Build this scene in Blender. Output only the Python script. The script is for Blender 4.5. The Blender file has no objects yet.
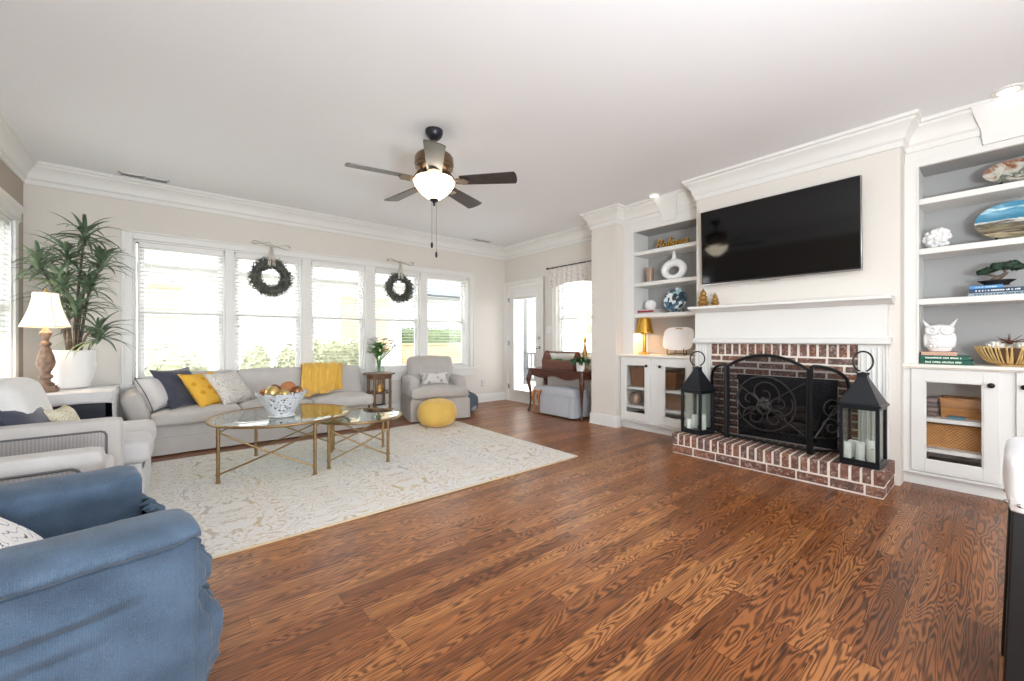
import bpy, bmesh, math, random
from math import sin, cos, pi, radians as R
from mathutils import Vector, Matrix, Euler, noise as mnoise
random.seed(7)
S = bpy.context.scene
COL = S.collection

# ---------------------------------------------------------------- camera, sky, exposure
cam_data = bpy.data.cameras.new('camera')
cam = bpy.data.objects.new('camera', cam_data)
COL.objects.link(cam)
cam.location = (0, 0, 1.1)
cam.rotation_euler = (R(90), 0, R(-39.9))
cam_data.sensor_width = 36
cam_data.lens = 36 * 407 / 1024
cam_data.shift_y = -1.5 / 1024
cam_data.clip_start = 0.02
S.camera = cam
S.view_settings.view_transform = 'Standard'
S.view_settings.look = 'None'
S.view_settings.gamma = 1
S.view_settings.use_curve_mapping = False
S.view_settings.exposure = 1.38
S.cycles.max_bounces = 14
S.cycles.diffuse_bounces = 8
S.cycles.glossy_bounces = 5
S.cycles.transmission_bounces = 10
S.cycles.transparent_max_bounces = 24
S.cycles.sample_clamp_indirect = 8
world = bpy.data.worlds.new('sky')
S.world = world
world.use_nodes = True
wbg = world.node_tree.nodes['Background']
wbg.inputs[0].default_value = (0.93, 0.965, 1.0, 1)
wbg.inputs[1].default_value = 3.0
def area(name, loc, aim, size, e, c=(1, 1, 1)):
    l = bpy.data.lights.new(name, 'AREA'); l.energy = e; l.size = size; l.color = c
    o = bpy.data.objects.new(name, l); COL.objects.link(o); o.location = loc
    o.rotation_euler = (Vector(aim) - Vector(loc)).to_track_quat('-Z', 'Y').to_euler(); return o
# the photographer's flash, bounced off the ceiling from beside the camera
area('bounce_flash', (.4, -1.3, 1.0), (.6, -.6, 2.74), .5, 74, (.86, .935, 1))

# ---------------------------------------------------------------- materials
def lin(c):
    c = c / 255
    return c / 12.92 if c <= .04045 else ((c + .055) / 1.055) ** 2.4
def rgb(r, g, b): return (lin(r), lin(g), lin(b), 1)

class NT:
    def __init__(s, name):
        s.m = bpy.data.materials.new(name); s.m.use_nodes = True
        s.t = s.m.node_tree; s.b = s.t.nodes['Principled BSDF']; s.out = s.t.nodes['Material Output']
    def n(s, typ, **k):
        nd = s.t.nodes.new(typ)
        for a, v in k.items(): setattr(nd, a, v)
        return nd
    def set(s, sock, v):
        if hasattr(v, 'is_output'): s.t.links.new(v, sock)
        elif v is not None: sock.default_value = v
    def math(s, op, a, b=None, c=None):
        nd = s.n('ShaderNodeMath', operation=op)
        for i, v in enumerate((a, b, c)): s.set(nd.inputs[i], v)
        return nd.outputs[0]
    def coord(s, kind='Object'): return s.n('ShaderNodeTexCoord').outputs[kind]
    def xyz(s, v):
        nd = s.n('ShaderNodeSeparateXYZ'); s.set(nd.inputs[0], v); return nd.outputs
    def comb(s, x, y, z):
        nd = s.n('ShaderNodeCombineXYZ')
        for i, v in enumerate((x, y, z)): s.set(nd.inputs[i], v)
        return nd.outputs[0]
    def scale(s, v, sc):
        nd = s.n('ShaderNodeVectorMath', operation='MULTIPLY'); s.set(nd.inputs[0], v); nd.inputs[1].default_value = sc; return nd.outputs[0]
    def noise(s, v, sc, det=2, rough=.5, dist=0):
        nd = s.n('ShaderNodeTexNoise'); s.set(nd.inputs['Vector'], v)
        nd.inputs['Scale'].default_value = sc; nd.inputs['Detail'].default_value = det
        nd.inputs['Roughness'].default_value = rough; nd.inputs['Distortion'].default_value = dist
        return nd.outputs[0]
    def voro(s, v, sc, feat='F1', out='Distance'):
        nd = s.n('ShaderNodeTexVoronoi', feature=feat); s.set(nd.inputs['Vector'], v); nd.inputs['Scale'].default_value = sc
        return nd.outputs[out]
    def ramp(s, f, stops, interp='LINEAR'):
        nd = s.n('ShaderNodeValToRGB'); s.set(nd.inputs[0], f); cr = nd.color_ramp; cr.interpolation = interp
        while len(cr.elements) < len(stops): cr.elements.new(.5)
        for e, (p, c) in zip(cr.elements, stops): e.position = p; e.color = c
        return nd.outputs[0]
    def mix(s, f, a, b, mode='MIX'):
        nd = s.n('ShaderNodeMix', data_type='RGBA', blend_type=mode)
        s.set(nd.inputs[0], f); s.set(nd.inputs[6], a); s.set(nd.inputs[7], b)
        return nd.outputs[2]
    def bump(s, h, st=.3, d=.01):
        nd = s.n('ShaderNodeBump'); nd.inputs['Strength'].default_value = st; nd.inputs['Distance'].default_value = d
        s.set(nd.inputs['Height'], h); s.t.links.new(nd.outputs[0], s.b.inputs['Normal'])
    def p(s, **k):
        for a, v in k.items(): s.set(s.b.inputs[a], v)
        return s

def mat(name, c, rough=.5, metal=0, var=0, vs=6, bump=0, bs=60, coat=0, spec=None, sheen=0):
    t = NT(name); c = rgb(*c) if max(c) > 1.01 else (*c, 1)
    t.p(Roughness=rough, Metallic=metal)
    if coat: t.p(**{'Coat Weight': coat, 'Coat Roughness': .12})
    if spec is not None: t.p(**{'Specular IOR Level': spec})
    if sheen: t.p(**{'Sheen Weight': sheen, 'Sheen Roughness': .5})
    co = t.coord()
    if var:
        f = t.noise(co, vs, 3)
        t.p(**{'Base Color': t.ramp(f, [(.3, tuple(x * (1 - var) for x in c[:3]) + (1,)), (.7, tuple(min(1, x * (1 + var)) for x in c[:3]) + (1,))])})
    else: t.p(**{'Base Color': c})
    if bump: t.bump(t.noise(co, bs, 3), bump, .004)
    return t.m

def fabric(name, c, var=.08, weave=420, bump=.25, rib=None, rough=.92, sheen=.25):
    t = NT(name); c = rgb(*c); co = t.coord()
    f = t.noise(co, 9, 3); g = t.noise(co, weave, 1)
    h = t.math('ADD', t.math('MULTIPLY', f, .6), t.math('MULTIPLY', g, .5))
    col = t.ramp(h, [(.35, tuple(x * (1 - var) for x in c[:3]) + (1,)), (.75, tuple(min(1, x * (1 + var)) for x in c[:3]) + (1,))])
    hh = g
    if rib:
        ax, fr, dk = rib
        w = t.math('SINE', t.math('MULTIPLY', t.xyz(co)[ax], fr * 2 * pi))
        w2 = t.math('SMOOTH_MIN', t.math('MULTIPLY_ADD', w, .5, .5), 1, .3)
        col = t.mix(t.math('MULTIPLY', t.math('SUBTRACT', 1, w2), dk), col, tuple(x * .45 for x in c[:3]) + (1,))
        hh = t.math('ADD', w2, t.math('MULTIPLY', g, .4))
    t.p(Roughness=rough, **{'Base Color': col, 'Sheen Weight': sheen, 'Sheen Roughness': .4, 'Specular IOR Level': .25})
    t.bump(hh, bump, .002)
    return t.m

def glassy(name, tint=(1, 1, 1, 1), gl=.08, rough=.0, body=0, bodyc=(.8, .9, .9, 1)):
    """thin pane: clear with a Fresnel-weighted mirror"""
    t = NT(name); tr = t.n('ShaderNodeBsdfTransparent'); tr.inputs[0].default_value = tint
    g = t.n('ShaderNodeBsdfGlossy'); g.inputs['Roughness'].default_value = rough
    lw = t.n('ShaderNodeLayerWeight'); lw.inputs[0].default_value = .5
    fz = t.math('POWER', lw.outputs['Facing'], 4)
    mx = t.n('ShaderNodeMixShader'); t.set(mx.inputs[0], t.math('MULTIPLY_ADD', fz, .75 if gl else 0, gl))
    t.t.links.new(tr.outputs[0], mx.inputs[1]); t.t.links.new(g.outputs[0], mx.inputs[2])
    last = mx
    if body:
        d = t.n('ShaderNodeBsdfDiffuse'); d.inputs[0].default_value = bodyc
        m2 = t.n('ShaderNodeMixShader'); m2.inputs[0].default_value = body
        t.t.links.new(mx.outputs[0], m2.inputs[1]); t.t.links.new(d.outputs[0], m2.inputs[2]); last = m2
    t.t.links.new(last.outputs[0], t.out.inputs[0])
    return t.m

def glow(name, c, st, base=(1, 1, 1, 1), rough=.5):
    t = NT(name); t.p(Roughness=rough, **{'Base Color': base, 'Emission Color': c, 'Emission Strength': st}); return t.m

def wood(name, dark, light, ax=0, sc=1, rough=.35, coat=0):
    t = NT(name); s = [14, 14, 14]; s[ax] = 1.6
    co = t.scale(t.coord(), tuple(v * sc for v in s))
    f = t.noise(co, 1, 4, .6, .6)
    g = t.math('FRACT', t.math('MULTIPLY', f, 5))
    col = t.mix(t.math('MULTIPLY_ADD', g, .5, t.math('MULTIPLY', f, .5)), rgb(*dark), rgb(*light))
    t.p(Roughness=rough, **{'Base Color': col})
    if coat: t.p(**{'Coat Weight': coat, 'Coat Roughness': .1})
    return t.m

def wicker(name, dark, light, ax=(1, 2), fr=60):
    t = NT(name); x = t.xyz(t.coord())
    a = t.math('SINE', t.math('MULTIPLY', x[ax[0]], fr * 2 * pi)); b = t.math('SINE', t.math('MULTIPLY', x[ax[1]], fr * 2 * pi))
    w = t.math('MULTIPLY_ADD', t.math('MULTIPLY', a, b), .5, .5)
    w = t.math('ADD', t.math('MULTIPLY', w, .6), t.math('MULTIPLY', t.noise(t.coord(), 18, 2), .5))
    t.p(Roughness=.6, **{'Base Color': t.ramp(w, [(.2, rgb(*dark)), (.75, rgb(*light))])}); t.bump(w, .6, .004)
    return t.m

M = {}
M['wall'] = mat('wall_paint', (221, 216, 209), .85)
M['wall_dark'] = mat('darker_taupe_wall', (176, 164, 150), .85)  # left wall set darker and browner than the other walls
M['ceil'] = mat('ceiling_paint', (238, 239, 241), .9)
M['trim'] = mat('trim_paint', (230, 229, 226), .45)
M['cab'] = mat('cabinet_paint', (226, 226, 223), .4)
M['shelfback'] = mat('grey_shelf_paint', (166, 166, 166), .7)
M['counter'] = mat('counter_paint', (240, 235, 226), .35)
M['black'] = mat('black_iron', (16, 16, 18), .45, .3)
M['lantern'] = mat('lantern_iron', (28, 32, 38), .36, .25)  # bluish base colour stands in for sky reflected in the black iron
M['blackwood'] = mat('black_wood', (8, 8, 10), .6)
M['soot'] = mat('sooty_firebox', (34, 32, 32), .9, var=.3, vs=12)
M['gold'] = mat('gold_metal', (212, 165, 75), .25, 1)
M['brass'] = mat('antique_brass', (156, 130, 94), .4, 1, var=.15, vs=30)
M['silver'] = mat('silver', (190, 190, 190), .25, 1)
M['glass'] = glassy('window_glass', gl=.03)
M['cabglass'] = glassy('cabinet_glass', gl=.04)
M['tableglass'] = glassy('table_glass', (.86, .93, .90, 1), gl=.22)
M['lanternglass'] = glassy('lantern_glass', (.94, .97, .96, 1), gl=.06)
M['whitecer'] = mat('white_ceramic', (238, 238, 238), .25)
M['blind'] = mat('blind_slat', (232, 231, 229), .5)
def floor_mat():
    t = NT('oak_floor'); co = t.coord(); x, y, z = t.xyz(co)
    row = t.math('FLOOR', t.math('DIVIDE', y, .083))
    wn = t.n('ShaderNodeTexWhiteNoise', noise_dimensions='1D'); t.set(wn.inputs['W'], row)
    xo = t.math('ADD', x, t.math('MULTIPLY', wn.outputs[0], 7.3))
    col = t.math('FLOOR', t.math('DIVIDE', xo, .95))
    w2 = t.n('ShaderNodeTexWhiteNoise', noise_dimensions='2D'); t.set(w2.inputs['Vector'], t.comb(row, col, 0))
    rnd = w2.outputs[0]
    v = t.comb(t.math('MULTIPLY', x, .95), t.math('MULTIPLY', y, 9.5), t.math('MULTIPLY', rnd, 37))
    n1 = t.noise(v, 1.0, 2.5, .5, .35)
    rings = t.math('SINE', t.math('MULTIPLY', n1, 185))
    rings = t.math('MULTIPLY_ADD', rings, .5, .5)
    rings = t.math('POWER', rings, 1.4)
    fib = t.noise(t.comb(t.math('MULTIPLY', x, 5), t.math('MULTIPLY', y, 150), rnd), 1, 2)
    big = t.noise(co, 1.1, 2)
    tone = t.math('ADD', t.math('MULTIPLY', rnd, .55), t.math('MULTIPLY', big, .5))
    light = t.ramp(tone, [(.15, rgb(124, 72, 36)), (.5, rgb(158, 98, 54)), (.9, rgb(190, 130, 76))])
    dark = t.ramp(tone, [(.15, rgb(54, 28, 15)), (.9, rgb(88, 48, 24))])
    f = t.math('ADD', t.math('MULTIPLY', rings, .42), t.math('MULTIPLY', fib, .62))
    c = t.mix(t.ramp(f, [(.22, (0, 0, 0, 1)), (.62, (1, 1, 1, 1))]), dark, light)
    ey = t.math('FRACT', t.math('DIVIDE', y, .083)); ex = t.math('FRACT', t.math('DIVIDE', xo, .95))
    gap = t.math('MAXIMUM', t.math('LESS_THAN', ey, .022), t.math('LESS_THAN', ex, .0022))
    c = t.mix(t.math('MULTIPLY', gap, .75), c, rgb(38, 20, 12))
    t.p(**{'Base Color': c, 'Roughness': t.math('MULTIPLY_ADD', fib, .16, .24), 'Specular IOR Level': .42})
    t.bump(t.math('SUBTRACT', f, gap), .12, .002)
    return t.m
M['floor'] = floor_mat()
def rug_mat():
    t = NT('patterned_rug'); co = t.coord(); x, y, z = t.xyz(co)
    px = t.math('PINGPONG', x, .55); py = t.math('PINGPONG', y, .62)
    v = t.comb(px, py, 0)
    n1 = t.noise(v, 4.2, 2, .5, 1.2)
    li = t.math('ABSOLUTE', t.math('SINE', t.math('MULTIPLY', n1, 34)))
    lines = t.ramp(li, [(.12, (1, 1, 1, 1)), (.42, (0, 0, 0, 1))])
    vd = t.voro(v, 7.5)
    petal = t.math('ABSOLUTE', t.math('SINE', t.math('MULTIPLY', vd, 26)))
    pet = t.ramp(petal, [(.15, (1, 1, 1, 1)), (.45, (0, 0, 0, 1))])
    zone = t.noise(co, 1.7, 2); wear = t.noise(co, 26, 3)
    base = t.mix(t.noise(co, 2.3, 2), rgb(232, 230, 226), rgb(222, 223, 225))
    c = t.mix(t.math('MULTIPLY', lines, t.math('MULTIPLY_ADD', wear, .9, .35)), base, t.mix(t.ramp(zone, [(.42, (0, 0, 0, 1)), (.6, (1, 1, 1, 1))]), rgb(192, 164, 116), rgb(160, 164, 172)))
    c = t.mix(t.math('MULTIPLY', pet, t.math('MULTIPLY_ADD', wear, .6, .25)), c, rgb(206, 186, 150))
    c = t.mix(t.math('MULTIPLY', t.noise(co, 300, 1), .25), c, rgb(240, 236, 228))
    t.p(Roughness=.95, **{'Base Color': c, 'Specular IOR Level': .1}); t.bump(t.noise(co, 500, 1), .3, .003)
    return t.m
M['rug'] = rug_mat()
def brick_mat():
    t = NT('red_brick'); g = t.n('ShaderNodeNewGeometry'); co = t.coord()
    rd = g.outputs['Random Per Island']
    c = t.ramp(rd, [(0, rgb(96, 66, 56)), (.25, rgb(132, 86, 68)), (.5, rgb(98, 84, 82)), (.7, rgb(148, 98, 76)), (.88, rgb(84, 74, 74)), (1, rgb(158, 108, 86))])
    n1 = t.noise(co, 45, 4, .65)
    c = t.mix(t.ramp(n1, [(.5, (0, 0, 0, 1)), (.72, (.8, .8, .8, 1))]), c, rgb(205, 186, 174))
    c = t.mix(t.ramp(t.noise(co, 21, 3), [(.5, (0, 0, 0, 1)), (.7, (.65, .65, .65, 1))]), c, rgb(64, 52, 50))
    t.p(Roughness=.9, **{'Base Color': c}); t.bump(n1, .5, .006)
    return t.m
M['brick'] = brick_mat()
M['mortar'] = mat('mortar', (236, 228, 218), .95, var=.05, vs=40, bump=.4)

# ---------------------------------------------------------------- mesh builder
class MB:
    def __init__(s): s.bm = bmesh.new()
    def _new(s, verts, faces):
        v = [s.bm.verts.new(p) for p in verts]
        for f in faces:
            try: s.bm.faces.new([v[i] for i in f])
            except ValueError: pass
        return v
    def box(s, x0, x1, y0, y1, z0, z1, mx=None):
        P = [(x, y, z) for z in (z0, z1) for y in (y0, y1) for x in (x0, x1)]
        if mx is not None: P = [mx @ Vector(p) for p in P]
        s._new(P, [(0, 2, 3, 1), (4, 5, 7, 6), (0, 1, 5, 4), (2, 6, 7, 3), (0, 4, 6, 2), (1, 3, 7, 5)]); return s
    def rings(s, rs, close=True, cap0=True, cap1=True):
        """loft equal-length rings of points"""
        n = len(rs[0]); vs = [[s.bm.verts.new(p) for p in r] for r in rs]
        for a, b in zip(vs, vs[1:]):
            for i in range(n if close else n - 1):
                j = (i + 1) % n
                try: s.bm.faces.new((a[i], a[j], b[j], b[i]))
                except ValueError: pass
        if close and cap0: s.bm.faces.new(vs[0][::-1])
        if close and cap1: s.bm.faces.new(vs[-1])
        return s
    def lathe(s, prof, n=28, c=(0, 0, 0), mx=None, sx=1, sy=1, fn=None):
        rs = []
        for r, z in prof:
            r = max(r, 1e-4); ring = []
            for i in range(n):
                a = 2 * pi * i / n; k = fn(a, z) if fn else 1
                p = Vector((c[0] + r * k * cos(a) * sx, c[1] + r * k * sin(a) * sy, c[2] + z)); ring.append(mx @ p if mx is not None else p)
            rs.append(ring)
        return s.rings(rs)
    def cyl(s, p0, p1, r0, r1=None, n=14):
        return s.tube([p0, p1], [r0, r0 if r1 is None else r1], n)
    def tube(s, pts, r, n=8, closed=False, flat=1.0):
        pts = [Vector(p) for p in pts]; m = len(pts); rr = r if isinstance(r, (list, tuple)) else [r] * m
        rs = []; up = None
        for i, p in enumerate(pts):
            if closed: t = pts[(i + 1) % m] - pts[i - 1]
            else: t = pts[min(i + 1, m - 1)] - pts[max(i - 1, 0)]
            if t.length < 1e-9: t = Vector((0, 0, 1))
            t.normalize()
            if up is None:
                up = Vector((0, 0, 1)) if abs(t.z) < .9 else Vector((1, 0, 0))
            a = t.cross(up)
            if a.length < 1e-6: a = t.orthogonal()
            a.normalize(); b = a.cross(t).normalized(); up = b
            rs.append([p + a * cos(2 * pi * k / n) * rr[i] + b * sin(2 * pi * k / n) * rr[i] * flat for k in range(n)])
        if closed:
            # untwist the closing seam
            rs.append(rs[0])
            vs = [[s.bm.verts.new(q) for q in ring] for ring in rs[:-1]]; vs.append(vs[0])
            for a, b in zip(vs, vs[1:]):
                for i in range(n):
                    j = (i + 1) % n
                    try: s.bm.faces.new((a[i], a[j], b[j], b[i]))
                    except ValueError: pass
            return s
        return s.rings(rs)
    def prism(s, poly, ax, a0, a1, mx=None):
        """polygon (2-D, in the two other axes in order) extruded along axis ax"""
        def put(q, a):
            l = list(q); l.insert(ax, a); v = Vector(l); return mx @ v if mx is not None else v
        return s.rings([[put(q, a0) for q in poly], [put(q, a1) for q in poly]])
    def grid(s, fn, nu, nv, cu=False, cv=False):
        vs = [[s.bm.verts.new(fn(i / (nu if cu else nu - 1), j / (nv if cv else nv - 1))) for j in range(nv)] for i in range(nu)]
        for i in range(nu if cu else nu - 1):
            for j in range(nv if cv else nv - 1):
                a, b = (i + 1) % nu, (j + 1) % nv
                try: s.bm.faces.new((vs[i][j], vs[a][j], vs[a][b], vs[i][b]))
                except ValueError: pass
        return s
    def ball(s, c, r, nu=18, nv=12, mx=None):
        rx, ry, rz = r if isinstance(r, (tuple, list)) else (r, r, r)
        prof = [(sin(pi * k / nv), -cos(pi * k / nv)) for k in range(nv + 1)]
        rs = []
        for q, z in prof:
            q = max(q, .001); ring = [Vector((rx * q * cos(2 * pi * i / nu), ry * q * sin(2 * pi * i / nu), rz * z)) for i in range(nu)]
            rs.append([(mx @ p if mx is not None else p) + Vector(c) for p in ring])
        return s.rings(rs)
    def rbox(s, h, r=.04, c=(0, 0, 0), n=8, puff=(0, 0, 0), mx=None, amp=0, fr=6, seed=0, fn=None):
        """soft rounded box: half sizes h, edge radius r, crowned faces (puff), wrinkles (amp)"""
        hx, hy, hz = h; core = Vector((max(hx - r, 0), max(hy - r, 0), max(hz - r, 0)))
        g = [-1 + 2 * i / n for i in range(n + 1)]
        cache = {}
        def vert(p):
            k = tuple(round(q, 4) for q in p)
            if k in cache: return cache[k]
            q = Vector((p[0] * hx, p[1] * hy, p[2] * hz))
            w = Vector([max(-core[i], min(core[i], q[i])) for i in range(3)]); dlt = q - w
            if dlt.length > 1e-9: q = w + dlt.normalized() * r
            q.x += puff[0] * p[0] * (1 - p[1] ** 2) * (1 - p[2] ** 2)
            q.y += puff[1] * p[1] * (1 - p[0] ** 2) * (1 - p[2] ** 2)
            q.z += puff[2] * p[2] * (1 - p[0] ** 2) * (1 - p[1] ** 2)
            if fn: q = fn(q, p)
            if amp:
                nn = mnoise.noise_vector(q * fr + Vector((seed, seed * 2.3, 0))); q = q + nn * amp
            q = q + Vector(c)
            if mx is not None: q = mx @ q
            cache[k] = s.bm.verts.new(q); return cache[k]
        def warp(t):   # bunch grid lines near the rounded edges
            return math.copysign(abs(t) ** .6, t) if t else 0
        gg = [warp(t) for t in g]
        for ax in range(3):
            for sg in (-1, 1):
                for i in range(n):
                    for j in range(n):
                        quad = []
                        for a, b in ((i, j), (i + 1, j), (i + 1, j + 1), (i, j + 1)):
                            p = [gg[a], gg[b]]; p.insert(ax, sg); quad.append(vert(tuple(p)))
                        if sg < 0: quad.reverse()
                        if ax == 1: quad.reverse()
                        try: s.bm.faces.new(quad)
                        except ValueError: pass
        return s
    def pillow(s, w, h, t, mx=None, n=14, amp=.006, seed=0, pinch=.12):
        """knife-edge cushion in the XZ plane, thickness along Y"""
        def f(sg):
            def g(u, v):
                a, b = u * 2 - 1, v * 2 - 1
                k = 1 - pinch * (1 - max(abs(a), abs(b)) ** 2) * 0
                ex = 1 - pinch * (1 - b * b) * .5 * abs(a) ** 3; ez = 1 - pinch * (1 - a * a) * .5 * abs(b) ** 3
                th = max(0, (1 - a ** 4) * (1 - b ** 4)) ** .55
                p = Vector((a * w / 2 * ez ** 0 * (1 - pinch * (1 - b * b) * a * a), sg * t / 2 * th, b * h / 2 * (1 - pinch * (1 - a * a) * b * b)))
                p += mnoise.noise_vector(p * 9 + Vector((seed, sg * 0, 3))) * amp
                return mx @ p if mx is not None else p
            return g
        s.grid(f(1), n, n); s.grid(f(-1), n, n)
        bmesh.ops.remove_doubles(s.bm, verts=s.bm.verts[:], dist=.0004)
        return s

def obj(name, mb, m, parent=None, W=False, bev=0, seg=2, smooth=40, sub=0, solid=0):
    bm = mb.bm
    if W and parent is not None:
        inv = (Matrix.Translation(parent.location) @ Matrix.Rotation(parent.rotation_euler.z, 4, 'Z'))
        if parent.parent is not None: inv = Matrix.Translation(parent.parent.location) @ Matrix.Rotation(parent.parent.rotation_euler.z, 4, 'Z') @ inv
        bm.transform(inv.inverted())
    bmesh.ops.recalc_face_normals(bm, faces=bm.faces[:])
    me = bpy.data.meshes.new(name); bm.to_mesh(me); bm.free()
    o = bpy.data.objects.new(name, me); COL.objects.link(o)
    me.materials.append(M[m] if isinstance(m, str) else m)
    if parent is not None: o.parent = parent
    if bev:
        b = o.modifiers.new('bev', 'BEVEL'); b.width = bev; b.segments = seg; b.limit_method = 'ANGLE'; b.angle_limit = R(40)
    if solid:
        b = o.modifiers.new('sol', 'SOLIDIFY'); b.thickness = solid; b.offset = 0
    if sub:
        b = o.modifiers.new('sub', 'SUBSURF'); b.levels = sub; b.render_levels = sub
    if smooth:
        for p in me.polygons: p.use_smooth = True
        if smooth < 180: me.set_sharp_from_angle(angle=R(smooth))
    return o

def tag(o, label, cat, group=None, kind=None):
    if label: o['label'] = label
    if cat: o['category'] = cat
    if group: o['group'] = group
    if kind: o['kind'] = kind
    return o
def thing(name, label, cat, loc=(0, 0, 0), rz=0, group=None):
    o = bpy.data.objects.new(name, None); COL.objects.link(o); o.empty_display_size = .05
    o.location = loc; o.rotation_euler = (0, 0, R(rz))
    return tag(o, label, cat, group)
def struct(name, mb, m, bev=0, parent=None, label=None, **k):
    o = obj(name, mb, m, parent, bev=bev, **k)
    if parent is None: o['kind'] = 'structure'
    if label: o['label'] = label
    return o
def dup(root, loc, rz=None, label=None, group=None, scale=None):
    def cp(o, par):
        c = o.copy(); COL.objects.link(c)
        if par is not None: c.parent = par
        for ch in o.children: cp(ch, c)
        return c
    r = cp(root, None); r.location = loc
    if rz is not None: r.rotation_euler = (0, 0, R(rz))
    if label: r['label'] = label
    if group: r['group'] = group
    if scale: r.scale = (scale,) * 3
    return r
def T(x=0, y=0, z=0, rx=0, ry=0, rz=0):
    return Matrix.Translation((x, y, z)) @ Euler((R(rx), R(ry), R(rz))).to_matrix().to_4x4()
def arc(cx, cy, r, a0, a1, n): return [(cx + r * cos(R(a0 + (a1 - a0) * i / n)), cy + r * sin(R(a0 + (a1 - a0) * i / n))) for i in range(n + 1)]

# ================================================================ THE SETTING
XL, XR, YB, ZC = -1.05, 4.66, 5.77, 2.74
XC, XCOL, XLB, XRB = 4.18, 4.228, 4.38, 4.38
YK0, YK1 = 3.05, 3.43                             # the column between the built-ins and the side door      # chimney face, column, left and right bookcase faces
b = MB(); b.box(-1.25, 5.1, -3.3, 5.95, -.12, 0); struct('floor', b, 'floor')
b = MB(); b.box(-1.25, 5.1, -3.3, 5.95, ZC, ZC + .12); struct('ceiling', b, 'ceil')
def slab_holes(fix, t0, t1, a0, a1, z0, z1, holes):
    """wall slab; fix 'x' or 'y' is the thin axis (t0..t1), a along the wall; holes = (a0,a1,z0,z1) sorted by a"""
    m = MB()
    def bx(p, q, r, s_):
        if q - p < 1e-4 or s_ - r < 1e-4: return
        if fix == 'x': m.box(t0, t1, p, q, r, s_)
        else: m.box(p, q, t0, t1, r, s_)
    c = a0
    for h in holes:
        bx(c, h[0], z0, z1); bx(h[0], h[1], z0, h[2]); bx(h[0], h[1], h[3], z1); c = h[1]
    bx(c, a1, z0, z1)
    return m
ZS, ZT = .63, 2.14
struct('wall_back', slab_holes('y', YB, YB + .15, XL - .2, XR + .44, 0, ZC, [(-.31, 3.885, ZS, ZT)]), 'wall')
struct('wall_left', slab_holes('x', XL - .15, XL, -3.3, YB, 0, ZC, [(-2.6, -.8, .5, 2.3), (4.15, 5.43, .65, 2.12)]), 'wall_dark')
struct('wall_right', slab_holes('x', XR, XR + .15, YK1, YB, 0, ZC, [(3.74, 4.47, .85, 2.14), (4.82, 5.70, 0, 2.045)]), 'wall')
struct('wall_rear', slab_holes('y', -3.3, -3.15, XL, XRB, 0, ZC, [(-.8, 1.7, .05, 2.45)]), 'wall')  # opening is out of view, added to let sky light brighten the room
b = MB(); b.box(XRB, XRB + .15, -3.15, -1.142, 0, ZC); struct('wall_side', b, 'wall')
b = MB(); b.box(XCOL, 5.0, YK0, YK1, 0, ZC); struct('wall_column', b, 'wall')
b = MB(); b.box(4.74, 4.84, 2.0, YK0, 0, ZC); b.box(4.74, 4.84, -1.2, .47, 0, ZC)
b.box(XLB, 4.74, 2.0, YK0, 2.448, ZC); b.box(XRB, 4.74, -1.14, .47, 2.448, ZC); struct('wall_recess', b, 'cab')
# chimney breast around the firebox opening
YC0, YC1 = .472, 2.013
FB0, FB1, FBZ = .84, 1.60, .765
b = MB(); b.box(XC, 5.0, YC0, FB0, 0, ZC); b.box(XC, 5.0, FB1, YC1, 0, ZC); b.box(XC, 5.0, FB0, FB1, FBZ, ZC); b.box(XC, 5.0, FB0, FB1, 0, .19); b.box(4.62, 5.0, FB0, FB1, .19, FBZ)
struct('wall_chimney', b, 'wall')

def sweep(path, prof, name, m='trim'):
    """profile (out, z) swept along a plan path, room on the right-hand side, mitred"""
    n = len(path); mb = MB(); rs = []
    for i, p in enumerate(path):
        p = Vector(p)
        def nrm(a, c): d = (Vector(c) - Vector(a)).normalized(); return Vector((d.y, -d.x))
        if i == 0: o = nrm(path[0], path[1])
        elif i == n - 1: o = nrm(path[-2], path[-1])
        else:
            a, c = nrm(path[i - 1], p), nrm(p, path[i + 1]); o = (a + c) / max(1 + a.dot(c), .2)
        rs.append([Vector((p.x + o.x * q, p.y + o.y * q, z)) for q, z in prof])
    mb.rings(rs)
    return struct(name, mb, m, smooth=30)
crown = [(0, 2.535), (.014, 2.535), (.014, 2.575), (.03, 2.59), (.036, 2.625), (.052, 2.655), (.078, 2.683), (.088, 2.69), (.088, 2.71), (.105, 2.715), (.105, 2.74), (0, 2.74)]
sweep([(XL, -3.15), (XL, YB), (XR, YB), (XR, YK1), (XCOL, YK1), (XCOL, YK0), (XLB, YK0), (XLB, YC1), (XC, YC1), (XC, YC0), (XRB, YC0), (XRB, -3.15)], crown, 'trim_1')
base = [(0, 0), (.022, 0), (.022, .012), (.016, .02), (.016, .12), (.009, .14), (0, .143)]
sweep([(XL, -3.1), (XL, YB), (XR, YB)], base, 'baseboard_back')
sweep([(XR, 4.72), (XR, YK1), (XCOL, YK1), (XCOL, YK0), (4.31, YK0)], base, 'baseboard_right')
# flared keystone blocks in the frieze above each bookcase
for i, (xf, yc) in enumerate(((XLB, 2.42), (XRB, -.06))):
    k = MB(); w0, w1 = (.085, .13) if i == 0 else (.13, .18)
    k.rings([[Vector((xf - o, yc + s * w, z)) for o, w, z in ((-.02, w0, 2.46), (.022, w0, 2.46), (.03, w0 + .01, 2.56), (.095, w1, 2.69), (.11, w1 + .01, 2.738), (-.02, w1 + .01, 2.738))] for s in (-1, 1)])
    struct('trim_%d' % (i + 2), k, 'cab', smooth=30)

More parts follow.
